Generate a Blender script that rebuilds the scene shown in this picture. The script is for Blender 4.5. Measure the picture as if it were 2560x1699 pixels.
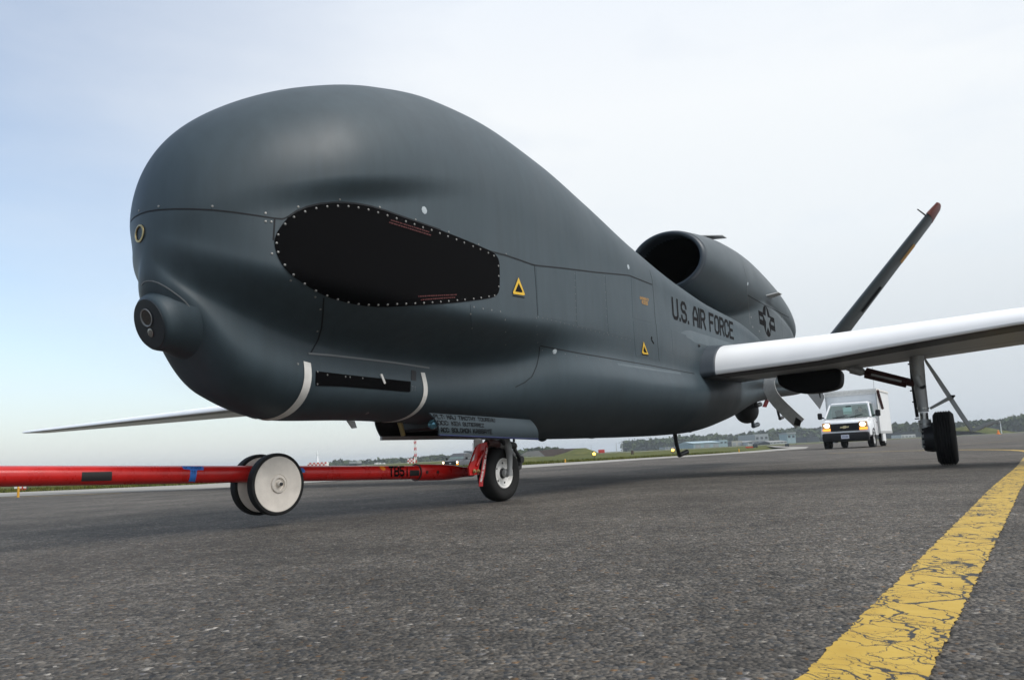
import bpy, bmesh, math, random
import numpy as np
from mathutils import Vector, Matrix
from mathutils.bvhtree import BVHTree
from mathutils.geometry import delaunay_2d_cdt
random.seed(7); rng = np.random.default_rng(7)
R = math.radians
scene = bpy.context.scene
COL = scene.collection
for o in list(bpy.data.objects): bpy.data.objects.remove(o)

# ------------------------------------------------------------------ camera
FPX, IW, IH = 2000.0, 2560, 1699
ROLL, PITCH, CAMH, THETA = R(2.87), R(8.28), 0.36, R(32)
fwd = np.array([0, math.cos(PITCH), math.sin(PITCH)]); up0 = np.array([0, -math.sin(PITCH), math.cos(PITCH)]); rt0 = np.array([1., 0, 0])
RT = rt0*math.cos(ROLL) - up0*math.sin(ROLL); UP = up0*math.cos(ROLL) + rt0*math.sin(ROLL)
CAM = np.array([0, 0, CAMH])
cam = bpy.data.cameras.new('camera'); cam_o = bpy.data.objects.new('camera', cam); COL.objects.link(cam_o)
cam.sensor_width = 36; cam.lens = 36*FPX/IW; cam.clip_start = 0.05; cam.clip_end = 12000
M = Matrix(((RT[0], UP[0], -fwd[0], CAM[0]), (RT[1], UP[1], -fwd[1], CAM[1]), (RT[2], UP[2], -fwd[2], CAM[2]), (0, 0, 0, 1)))
cam_o.matrix_world = M
cam.dof.use_dof = True; cam.dof.focus_distance = 5.6; cam.dof.aperture_fstop = 13.0
scene.camera = cam_o
scene.view_settings.view_transform = 'Standard'; scene.view_settings.look = 'None'
scene.view_settings.gamma = 1; scene.view_settings.use_curve_mapping = False
scene.view_settings.exposure = 0.85

# ------------------------------------------------------------------ sky and sun
SUN_EL, SUN_AZ = R(50), R(118)      # azimuth measured clockwise from +Y (ahead of the camera)
world = bpy.data.worlds.new('World'); scene.world = world; world.use_nodes = True
wn = world.node_tree; wn.nodes.clear()
def WN(t, **k):
    n = wn.nodes.new(t)
    for a, v in k.items(): setattr(n, a, v)
    return n
wout = WN('ShaderNodeOutputWorld')
sky = WN('ShaderNodeTexSky', sky_type='NISHITA', sun_disc=False, sun_elevation=SUN_EL, sun_rotation=SUN_AZ, air_density=1.1, dust_density=.3)
bg_sky = WN('ShaderNodeBackground'); bg_sky.inputs[1].default_value = 0.098
wn.links.new(sky.outputs[0], bg_sky.inputs[0])
geo = WN('ShaderNodeTexCoord')
sep = WN('ShaderNodeSeparateXYZ'); wn.links.new(geo.outputs['Generated'], sep.inputs[0])
# overcast veil: grey at the horizon, bright above it
ramp = WN('ShaderNodeValToRGB'); wn.links.new(sep.outputs[2], ramp.inputs[0])
cr = ramp.color_ramp; cr.elements[0].position = 0.0; cr.elements[0].color = (.62, .672, .722, 1)
cr.elements[1].position = 1.0; cr.elements[1].color = (.90, .955, 1.0, 1)
for p_, c_ in ((.10, (.71, .765, .81, 1)), (.24, (.86, .91, .95, 1)), (.40, (.925, .96, .99, 1)), (.55, (.85, .905, .985, 1))):
    e_ = cr.elements.new(p_); e_.color = c_
bg_cl = WN('ShaderNodeBackground'); bg_cl.inputs[1].default_value = .565; wn.links.new(ramp.outputs[0], bg_cl.inputs[0])
# cloud cover: thinner towards the left of the view, with soft streaks
mp = WN('ShaderNodeMapping'); mp.inputs['Scale'].default_value = (1.2, 1.2, 4.0); wn.links.new(geo.outputs['Generated'], mp.inputs[0])
nz = WN('ShaderNodeTexNoise'); nz.inputs['Scale'].default_value = 1.6; nz.inputs['Detail'].default_value = 5; nz.inputs['Roughness'].default_value = .55
wn.links.new(mp.outputs[0], nz.inputs[0])
m1 = WN('ShaderNodeMapRange'); m1.inputs[1].default_value = -.66; m1.inputs[2].default_value = .05; m1.inputs[3].default_value = .14; m1.inputs[4].default_value = 1.0
wn.links.new(sep.outputs[0], m1.inputs[0])
m2 = WN('ShaderNodeMath', operation='MULTIPLY_ADD'); wn.links.new(nz.outputs[0], m2.inputs[0]); m2.inputs[1].default_value = .7; m2.inputs[2].default_value = -.32
m3 = WN('ShaderNodeMath', operation='ADD', use_clamp=True); wn.links.new(m1.outputs[0], m3.inputs[0]); wn.links.new(m2.outputs[0], m3.inputs[1])
m4 = WN('ShaderNodeMapRange'); m4.inputs[1].default_value = .02; m4.inputs[2].default_value = .22; m4.inputs[3].default_value = .8; m4.inputs[4].default_value = 0; wn.links.new(sep.outputs[2], m4.inputs[0])
m5 = WN('ShaderNodeMath', operation='MAXIMUM'); wn.links.new(m3.outputs[0], m5.inputs[0]); wn.links.new(m4.outputs[0], m5.inputs[1])
mixw = WN('ShaderNodeMixShader'); wn.links.new(m5.outputs[0], mixw.inputs[0]); wn.links.new(bg_sky.outputs[0], mixw.inputs[1]); wn.links.new(bg_cl.outputs[0], mixw.inputs[2])
wn.links.new(mixw.outputs[0], wout.inputs[0])
sun = bpy.data.lights.new('sun', 'SUN'); sun.energy = 1.5; sun.angle = R(30); sun.color = (1, .965, .92)
sun_o = bpy.data.objects.new('sun', sun); COL.objects.link(sun_o); sun_o.location = (0, 0, 60)
sd = Vector((math.sin(SUN_AZ)*math.cos(SUN_EL), math.cos(SUN_AZ)*math.cos(SUN_EL), math.sin(SUN_EL)))
sun_o.rotation_euler = sd.to_track_quat('Z', 'Y').to_euler()

# ------------------------------------------------------------------ pixel rays
K = 1.08338
def ray(px, py):
    d = fwd*FPX + RT*(px-IW/2) - UP*(py-IH/2); return d/np.linalg.norm(d)
def ground(px, py, z=0.0):
    d = ray(px, py); return CAM + d*((z-CAMH)/d[2])
def at(px, py, D):
    d = ray(px, py); return CAM + d*(D/d[1])
N0 = ground(1215, 1252)
av = np.array([math.sin(THETA), math.cos(THETA), 0]); pv = np.array([math.cos(THETA), -math.sin(THETA), 0])
def loc(P):          # world -> aircraft local (forward, port, up)
    d = np.asarray(P)-N0; return Vector((-(d@av), d@pv, d[2]))
def locdir(d): return Vector((-(d@av), d@pv, d[2]))
CAML = loc(CAM)
def on_y(px, py, y):
    d = ray(px, py); return loc(CAM + d*((y-(CAM-N0)@pv)/(d@pv)))
def on_s(px, py, s):
    d = ray(px, py); return loc(CAM + d*((s-(CAM-N0)@av)/(d@av)))
def L(s, y, z): return Vector((-s, y, z))

# ------------------------------------------------------------------ materials
def mat(name, color, rough=.5, metal=0., spec=.5, var=.0, vscale=6., bump=0., bscale=60., emit=None, estr=1., coat=0., coatr=.1, var2=None, trans=0.):
    m = bpy.data.materials.new(name); m.use_nodes = True; nt = m.node_tree; b = nt.nodes['Principled BSDF']
    b.inputs['Base Color'].default_value = (*color, 1); b.inputs['Roughness'].default_value = rough; b.inputs['Metallic'].default_value = metal
    b.inputs['Specular IOR Level'].default_value = spec; b.inputs['Coat Weight'].default_value = coat; b.inputs['Coat Roughness'].default_value = coatr
    b.inputs['Transmission Weight'].default_value = trans
    if emit: b.inputs['Emission Color'].default_value = (*emit, 1); b.inputs['Emission Strength'].default_value = estr
    tc = None
    if var or bump:
        tc = nt.nodes.new('ShaderNodeTexCoord')
    if var:
        n = nt.nodes.new('ShaderNodeTexNoise'); n.inputs['Scale'].default_value = vscale; n.inputs['Detail'].default_value = 6; n.inputs['Roughness'].default_value = .6
        nt.links.new(tc.outputs['Object'], n.inputs[0])
        mx = nt.nodes.new('ShaderNodeMix'); mx.data_type = 'RGBA'
        c1 = [max(0, c*(1-var)) for c in color]; c2 = [min(1, c*(1+var)) for c in color] if var2 is None else var2
        mx.inputs[6].default_value = (*c1, 1); mx.inputs[7].default_value = (*c2, 1)
        mr = nt.nodes.new('ShaderNodeMapRange'); mr.inputs[1].default_value = .3; mr.inputs[2].default_value = .7
        nt.links.new(n.outputs[0], mr.inputs[0]); nt.links.new(mr.outputs[0], mx.inputs[0]); nt.links.new(mx.outputs[2], b.inputs['Base Color'])
        m2_ = nt.nodes.new('ShaderNodeMapRange'); m2_.inputs[1].default_value = .3; m2_.inputs[2].default_value = .7; m2_.inputs[3].default_value = max(.02, rough-.06); m2_.inputs[4].default_value = min(1, rough+.06)
        nt.links.new(n.outputs[0], m2_.inputs[0]); nt.links.new(m2_.outputs[0], b.inputs['Roughness'])
    if bump:
        n2 = nt.nodes.new('ShaderNodeTexNoise'); n2.inputs['Scale'].default_value = bscale; n2.inputs['Detail'].default_value = 4
        nt.links.new(tc.outputs['Object'], n2.inputs[0])
        bp = nt.nodes.new('ShaderNodeBump'); bp.inputs['Strength'].default_value = bump; bp.inputs['Distance'].default_value = .01
        nt.links.new(n2.outputs[0], bp.inputs['Height']); nt.links.new(bp.outputs[0], b.inputs['Normal'])
    return m
MT = {}
MT['skin'] = mat('gunship_grey_paint', (.036, .055, .067), .50, spec=.45, var=.07, vscale=1.7, bump=.02, bscale=9)
_nt = MT['skin'].node_tree; _b = _nt.nodes['Principled BSDF']; _lk = _b.inputs['Base Color'].links[0].from_socket
_tc = _nt.nodes.new('ShaderNodeTexCoord'); _mp = _nt.nodes.new('ShaderNodeMapping'); _mp.inputs['Scale'].default_value = (7, 7, .9); _nt.links.new(_tc.outputs['Object'], _mp.inputs[0])
_n = _nt.nodes.new('ShaderNodeTexNoise'); _n.inputs['Scale'].default_value = 1.6; _n.inputs['Detail'].default_value = 7; _n.inputs['Roughness'].default_value = .65; _nt.links.new(_mp.outputs[0], _n.inputs[0])
_mr = _nt.nodes.new('ShaderNodeMapRange'); _mr.inputs[1].default_value = .35; _mr.inputs[2].default_value = .7; _mr.inputs[3].default_value = .90; _mr.inputs[4].default_value = 1.12; _nt.links.new(_n.outputs[0], _mr.inputs[0])
_vm = _nt.nodes.new('ShaderNodeVectorMath'); _vm.operation = 'SCALE'; _nt.links.new(_lk, _vm.inputs[0]); _nt.links.new(_mr.outputs[0], _vm.inputs['Scale']); _nt.links.new(_vm.outputs[0], _b.inputs['Base Color'])
MT['touch'] = mat('touch_up_paint', (.050, .074, .088), .40, var=.1, vscale=5)
MT['nacelle'] = mat('nacelle_grey_paint', (.048, .064, .073), .45, spec=.5, var=.06, vscale=2.)
MT['glove'] = mat('wing_glove_grey', (.036, .048, .060), .42, var=.08, vscale=4)
MT['black'] = mat('black_radome', (.0045, .0045, .005), .85, spec=.04, var=.1, vscale=3)
MT['seam'] = mat('seam_sealant', (.02, .022, .025), .7, spec=.2)
MT['fast'] = mat('fastener_metal', (.24, .24, .23), .45, metal=.4, var=.3, vscale=50)
MT['fast2'] = mat('painted_fastener', (.16, .17, .175), .5, metal=.1)
MT['white'] = mat('white_paint', (.90, .90, .90), .38, spec=.5, var=.03, vscale=3)
MT['strip'] = mat('white_strip', (.74, .72, .68), .5, var=.12, vscale=12)
MT['under'] = mat('wing_underside_grey', (.42, .43, .43), .5, var=.10, vscale=3)
MT['near_black'] = mat('near_black_tone', (.008, .009, .011), .5, var=.15, vscale=5)  # black tone for the lower wing front, belly dome and a small panel
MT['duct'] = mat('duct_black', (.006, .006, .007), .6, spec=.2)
MT['rubber'] = mat('tyre_rubber', (.012, .012, .012), .72, spec=.3, var=.25, vscale=14, bump=.1, bscale=90)
MT['rim'] = mat('rim_white', (.80, .79, .76), .35, var=.12, vscale=18)
MT['alu'] = mat('gear_grey_paint', (.44, .445, .44), .42, metal=.15, var=.14, vscale=14)
MT['fork'] = mat('fork_grey_paint', (.24, .245, .245), .45, metal=.15, var=.15, vscale=14)
MT['steel'] = mat('steel', (.45, .45, .44), .3, metal=.9, var=.15, vscale=20)
MT['dark'] = mat('dark_metal', (.03, .03, .032), .5, metal=.3, var=.3, vscale=20)
MT['red'] = mat('red_enamel', (.50, .012, .010), .30, spec=.4, var=.14, vscale=9, coat=.25, coatr=.15)
MT['dred'] = mat('dark_red_paint', (.055, .016, .014), .45, var=.2, vscale=12)
MT['disc'] = mat('disc_grey', (.70, .645, .575), .55, var=.16, vscale=7, bump=.05, bscale=40)
MT['btape'] = mat('blue_tape', (.035, .16, .52), .6, var=.12, vscale=30)
MT['ktape'] = mat('black_tape', (.014, .014, .014), .7, var=.2, vscale=20)
MT['orange'] = mat('orange_dot', (.75, .20, .01), .5)
MT['ink'] = mat('black_ink', (.004, .004, .005), .8, spec=.1)
MT['dink'] = mat('grey_marking', (.010, .010, .011), .85, spec=.1)
MT['yel'] = mat('yellow_marking', (.70, .43, .02), .5, var=.08, vscale=40)
MT['yel2'] = mat('orange_marking', (.50, .25, .03), .5)
MT['redink'] = mat('red_marking', (.085, .010, .009), .6)
MT['dot'] = mat('pale_dot', (.40, .45, .48), .45)
MT['brass'] = mat('brass_ring', (.42, .33, .16), .35, metal=.7)
MT['lens'] = mat('lens_glass', (.03, .025, .022), .08, spec=.8)
MT['lens2'] = mat('lens_bright', (.25, .24, .22), .15, metal=.6)
MT['door'] = mat('door_blue_grey', (.046, .062, .073), .7, spec=.2, var=.08, vscale=4)
MT['ribbon'] = mat('red_ribbon', (.30, .012, .014), .75, var=.15, vscale=20)
MT['wink'] = mat('white_ink', (.62, .60, .58), .7)
MT['blueedge'] = mat('blue_edge', (.006, .014, .07), .5)
MT['lampblue'] = mat('landing_lamp', (.12, .28, .36), .1, metal=.6)
MT['vwhite'] = mat('van_white', (.72, .73, .74), .25, spec=.5, coat=.5, var=.03, vscale=3)
MT['bwhite'] = mat('box_white', (.74, .75, .75), .45, var=.05, vscale=3)
MT['plastic'] = mat('dark_plastic', (.013, .013, .014), .7, spec=.25, var=.15, vscale=8)
MT['glass'] = mat('windscreen', (.10, .135, .13), .06, spec=.7, var=.25, vscale=1.5)
MT['glassk'] = mat('side_glass', (.012, .014, .015), .06, spec=.6)
MT['lamp'] = mat('lit_headlamp', (.9, .85, .7), .2, emit=(1, .87, .60), estr=5)
MT['lampc'] = mat('headlamp_housing', (.25, .14, .07), .2, emit=(1, .5, .15), estr=.12)
MT['amber'] = mat('lit_amber_lamp', (.8, .25, .02), .3, emit=(1, .32, .03), estr=1.1)
MT['gold'] = mat('emblem_gold', (.62, .52, .30), .3, metal=.4)
MT['plate'] = mat('number_plate', (.60, .60, .68), .5)
MT['chrome'] = mat('chrome', (.6, .6, .6), .15, metal=1)
MT['paper'] = mat('pale_card', (.42, .62, .56), .6)
MT['truck'] = mat('pickup_grey', (.055, .058, .065), .4, coat=.1, var=.05, vscale=2)
MT['blueoval'] = mat('emblem_blue', (.12, .16, .26), .3)
MT['skinp'] = mat('face_skin', (.38, .22, .16), .6); MT['hair'] = mat('dark_hair', (.02, .015, .012), .7); MT['cloth'] = mat('green_cloth', (.07, .08, .055), .8, var=.2, vscale=9)
MT['conc'] = mat('pale_concrete', (.30, .285, .255), .85, var=.12, vscale=.35)
MT['bark'] = mat('bark', (.06, .05, .04), .9)

# ------------------------------------------------------------------ mesh builder
class MB:
    def __init__(s): s.v = []; s.f = []
    def add(s, verts, faces, M=None):
        b = len(s.v)
        s.v += [tuple(M @ Vector(v)) if M is not None else tuple(v) for v in verts]
        s.f += [tuple(i+b for i in f) for f in faces]; return s
    def box(s, c, d, M=None, taper=1.0, bev=0.):
        x, y, z = [k/2 for k in d]; cx, cy, cz = c; t = taper
        if bev > 0:
            e = min(bev, x*.9, y*.9, z*.9); vs = []; 
            def ring(zz, a, b, e):
                return [(cx+sx*(a)-0*e if False else cx+px_, cy+py_, cz+zz) for px_, py_ in ((a-e, b), (-(a-e), b), (-a, b-e), (-a, -(b-e)), (-(a-e), -b), (a-e, -b), (a, -(b-e)), (a, b-e))for sx in (1,)]
            rs = [ring(-z, x-e, y-e, e*.5), ring(-(z-e), x, y, e), ring(z-e, x*t, y*t, e), ring(z, x*t-e, y*t-e, e*.5)]
            return s.loft(rs, M, caps=True)
        V = [(cx+a*x*(t if k > 0 else 1), cy+b*y*(t if k > 0 else 1), cz+k*z) for k in (-1, 1) for a, b in ((-1, -1), (1, -1), (1, 1), (-1, 1))]
        return s.add(V, [(3, 2, 1, 0), (4, 5, 6, 7), (0, 1, 5, 4), (1, 2, 6, 5), (2, 3, 7, 6), (3, 0, 4, 7)], M)
    def loft(s, rings, M=None, caps=True, closed=True):
        n = len(rings[0]); V = [p for r in rings for p in r]; F = []
        for i in range(len(rings)-1):
            for j in range(n if closed else n-1):
                k = (j+1) % n; F.append((i*n+j, i*n+k, (i+1)*n+k, (i+1)*n+j))
        if caps: F.append(tuple(range(n-1, -1, -1))); F.append(tuple((len(rings)-1)*n+j for j in range(n)))
        return s.add(V, F, M)
    def tube(s, pts, r, n=10, caps=True, M=None, flat=1.0):
        pts = [Vector(p) for p in pts]; rs = r if isinstance(r, (list, tuple)) else [r]*len(pts); rings = []; u = None
        for i, p in enumerate(pts):
            t = (pts[min(i+1, len(pts)-1)]-pts[max(i-1, 0)]).normalized()
            if u is None:
                u = t.orthogonal().normalized() if abs(t.z) > .95 else Vector((0, 0, 1)).cross(t).normalized()
            else: u = (u - t*u.dot(t)).normalized()
            w = t.cross(u)
            rings.append([p+(u*math.cos(2*math.pi*k/n)*flat+w*math.sin(2*math.pi*k/n))*rs[i] for k in range(n)])
        return s.loft(rings, M, caps)
    def cyl(s, p0, p1, r0, r1=None, n=16, M=None): return s.tube([p0, p1], [r0, r0 if r1 is None else r1], n, True, M)
    def lathe(s, prof, c=(0, 0, 0), axis=(0, 0, 1), n=32, M=None, caps=True, sx=1.0, up=None):
        a = Vector(axis).normalized(); c = Vector(c)
        u = (Vector(up) - a*Vector(up).dot(a)).normalized() if up is not None else a.orthogonal().normalized(); w = a.cross(u)
        return s.loft([[c+a*h+(u*math.cos(2*math.pi*k/n)*sx+w*math.sin(2*math.pi*k/n))*r for k in range(n)] for r, h in prof], M, caps)
    def prism(s, poly, t, M=None):   # polygon of 3D points extruded by vector t
        n = len(poly); t = Vector(t); V = [Vector(p) for p in poly]+[Vector(p)+t for p in poly]
        F = [tuple(range(n-1, -1, -1)), tuple(range(n, 2*n))]+[(i, (i+1) % n, n+(i+1) % n, n+i) for i in range(n)]
        return s.add(V, F, M)
    def ell(s, c, r, n=14, m=8, M=None):
        return s.loft([[(c[0]+r[0]*math.sin(a)*math.cos(2*math.pi*k/n), c[1]+r[1]*math.sin(a)*math.sin(2*math.pi*k/n), c[2]-r[2]*math.cos(a)) for k in range(n)] for a in np.linspace(.04, math.pi-.04, m)], M)
    def build(s, name, m, parent=None, smooth=False, angle=35, fix=True):
        me = bpy.data.meshes.new(name); me.from_pydata([tuple(v) for v in s.v], [], s.f); me.update()
        if fix:
            bm = bmesh.new(); bm.from_mesh(me); bmesh.ops.recalc_face_normals(bm, faces=bm.faces); bm.to_mesh(me); bm.free()
        o = bpy.data.objects.new(name, me); COL.objects.link(o)
        if m is not None: me.materials.append(m if not isinstance(m, str) else MT[m])
        if smooth:
            me.shade_smooth()
            if angle < 179: me.set_sharp_from_angle(angle=R(angle))
        if parent is not None: o.parent = parent
        return o
def tag(o, label=None, cat=None, group=None, kind=None):
    if label: o['label'] = label
    if cat: o['category'] = cat
    if group: o['group'] = group
    if kind: o['kind'] = kind
    return o
def thing(name, label, cat, loc_=(0, 0, 0), rz=0., group=None, matrix=None):
    o = bpy.data.objects.new(name, None); COL.objects.link(o); o.empty_display_size = .2
    if matrix is not None: o.matrix_world = matrix
    else: o.location = loc_; o.rotation_euler = (0, 0, rz)
    return tag(o, label, cat, group)

# stroke alphabet on a 4 x 6 box
G = {
'A': [[(0, 0), (0, 3.6), (1.4, 6), (2.6, 6), (4, 3.6), (4, 0)], [(0, 2.2), (4, 2.2)]],
'B': [[(0, 0), (0, 6), (3, 6), (4, 5.2), (4, 3.8), (3.2, 3.1), (4, 2.3), (4, .8), (3, 0), (0, 0)], [(0, 3.1), (3.2, 3.1)]],
'C': [[(4, 4.6), (4, 5), (3, 6), (1, 6), (0, 5), (0, 1), (1, 0), (3, 0), (4, 1), (4, 1.4)]],
'D': [[(0, 0), (0, 6), (3, 6), (4, 5), (4, 1), (3, 0), (0, 0)]],
'E': [[(4, 6), (0, 6), (0, 0), (4, 0)], [(0, 3.1), (3.2, 3.1)]],
'F': [[(4, 6), (0, 6), (0, 0)], [(0, 3.1), (3.2, 3.1)]],
'G': [[(4, 4.6), (4, 5), (3, 6), (1, 6), (0, 5), (0, 1), (1, 0), (3, 0), (4, 1), (4, 2.8), (2.2, 2.8)]],
'H': [[(0, 0), (0, 6)], [(4, 0), (4, 6)], [(0, 3), (4, 3)]],
'I': [[(2, 0), (2, 6)]],
'J': [[(4, 6), (4, 1), (3, 0), (1, 0), (0, 1), (0, 1.8)]],
'K': [[(0, 0), (0, 6)], [(4, 6), (0, 2.4)], [(1.4, 3.6), (4, 0)]],
'L': [[(0, 6), (0, 0), (4, 0)]],
'M': [[(0, 0), (0, 6), (2, 2.6), (4, 6), (4, 0)]],
'N': [[(0, 0), (0, 6), (4, 0), (4, 6)]],
'O': [[(1, 0), (0, 1), (0, 5), (1, 6), (3, 6), (4, 5), (4, 1), (3, 0), (1, 0)]],
'P': [[(0, 0), (0, 6), (3, 6), (4, 5), (4, 3.8), (3, 2.9), (0, 2.9)]],
'R': [[(0, 0), (0, 6), (3, 6), (4, 5), (4, 3.9), (3, 3), (0, 3)], [(2.2, 3), (4, 0)]],
'S': [[(4, 4.7), (4, 5), (3, 6), (1, 6), (0, 5), (0, 4), (1, 3.1), (3, 3.1), (4, 2.2), (4, 1), (3, 0), (1, 0), (0, 1), (0, 1.3)]],
'T': [[(0, 6), (4, 6)], [(2, 6), (2, 0)]],
'U': [[(0, 6), (0, 1), (1, 0), (3, 0), (4, 1), (4, 6)]],
'V': [[(0, 6), (2, 0), (4, 6)]],
'W': [[(0, 6), (1, 0), (2, 3.6), (3, 0), (4, 6)]],
'8': [[(1, 3.1), (0, 4), (0, 5), (1, 6), (3, 6), (4, 5), (4, 4), (3, 3.1), (4, 2.2), (4, 1), (3, 0), (1, 0), (0, 1), (0, 2.2), (1, 3.1), (3, 3.1)]],
'X': [[(0, 0), (4, 6)], [(0, 6), (4, 0)]],
'Y': [[(0, 6), (2, 3), (4, 6)], [(2, 3), (2, 0)]],
'Z': [[(0, 6), (4, 6), (0, 0), (4, 0)]],
'0': [[(1, 0), (0, 1), (0, 5), (1, 6), (3, 6), (4, 5), (4, 1), (3, 0), (1, 0)]],
'1': [[(.8, 5), (2, 6), (2, 0)]],
'2': [[(0, 5), (1, 6), (3, 6), (4, 5), (4, 4), (0, 0), (4, 0)]],
'4': [[(3, 0), (3, 6), (0, 2), (4, 2)]],
'5': [[(4, 6), (0, 6), (0, 3.4), (3, 3.4), (4, 2.6), (4, 1), (3, 0), (1, 0), (0, .9)]],
'7': [[(0, 6), (4, 6), (1.5, 0)]],
'.': [[(0, 0), (0, .02)]], ':': [[(0, 1), (0, 1.02)], [(0, 4), (0, 4.02)]], '-': [[(.5, 3), (3.5, 3)]],
}
def strokes_to_quads(text, th=.9, gap=1.7, space=3.2, sub=.8):
    """2-D ribbons of a line of text; unit: letter height 6 (+th). Returns list of quads and total width."""
    x = 0; quads = []
    for ch in text:
        if ch == ' ': x += space; continue
        w = {'.': 0, ':': 0, 'I': 0}.get(ch, 4); ox = x-(2 if ch == 'I' else 0)
        for pl in G[ch]:
            P = [np.array((a+ox, b), float) for a, b in pl]
            if len(P) == 2 and np.linalg.norm(P[1]-P[0]) < .1: P = [P[0]+np.array((0, -th/2)), P[0]+np.array((0, th/2))]; ext = 0
            else: ext = th/2
            closed = np.allclose(P[0], P[-1]) and len(P) > 2
            n = len(P); Lf = []; Rt = []
            for i in range(n):
                d1 = P[i]-P[i-1] if i > 0 else (P[-1]-P[-2] if closed else P[1]-P[0]); d2 = P[i+1]-P[i] if i < n-1 else (P[1]-P[0] if closed else d1)
                d1 = d1/np.linalg.norm(d1); d2 = d2/np.linalg.norm(d2); nn = np.array((-d1[1]-d2[1], d1[0]+d2[0])); nn /= max(np.linalg.norm(nn), 1e-6)
                c = max(.5, abs(nn@np.array((-d1[1], d1[0])))); p = P[i].copy()
                if not closed and i == 0: p = p-d2*ext
                if not closed and i == n-1: p = p+d1*ext
                Lf.append(p+nn*th/2/c); Rt.append(p-nn*th/2/c)
            for i in range(n-1):
                m = max(1, int(np.linalg.norm(P[i+1]-P[i])/sub))
                for k in range(m):
                    a, b = k/m, (k+1)/m
                    quads.append((Lf[i]*(1-a)+Lf[i+1]*a, Lf[i]*(1-b)+Lf[i+1]*b, Rt[i]*(1-b)+Rt[i+1]*b, Rt[i]*(1-a)+Rt[i+1]*a))
        x += w+gap
    return quads, x-gap
def homography(src, dst):
    A = []
    for (x, y), (u, v) in zip(src, dst):
        A.append([x, y, 1, 0, 0, 0, -u*x, -u*y, -u]); A.append([0, 0, 0, x, y, 1, -v*x, -v*y, -v])
    Hm = np.linalg.svd(np.array(A, float))[2][-1].reshape(3, 3)
    def f(p):
        q = Hm@np.array((p[0], p[1], 1)); return q[0]/q[2], q[1]/q[2]
    return f

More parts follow.
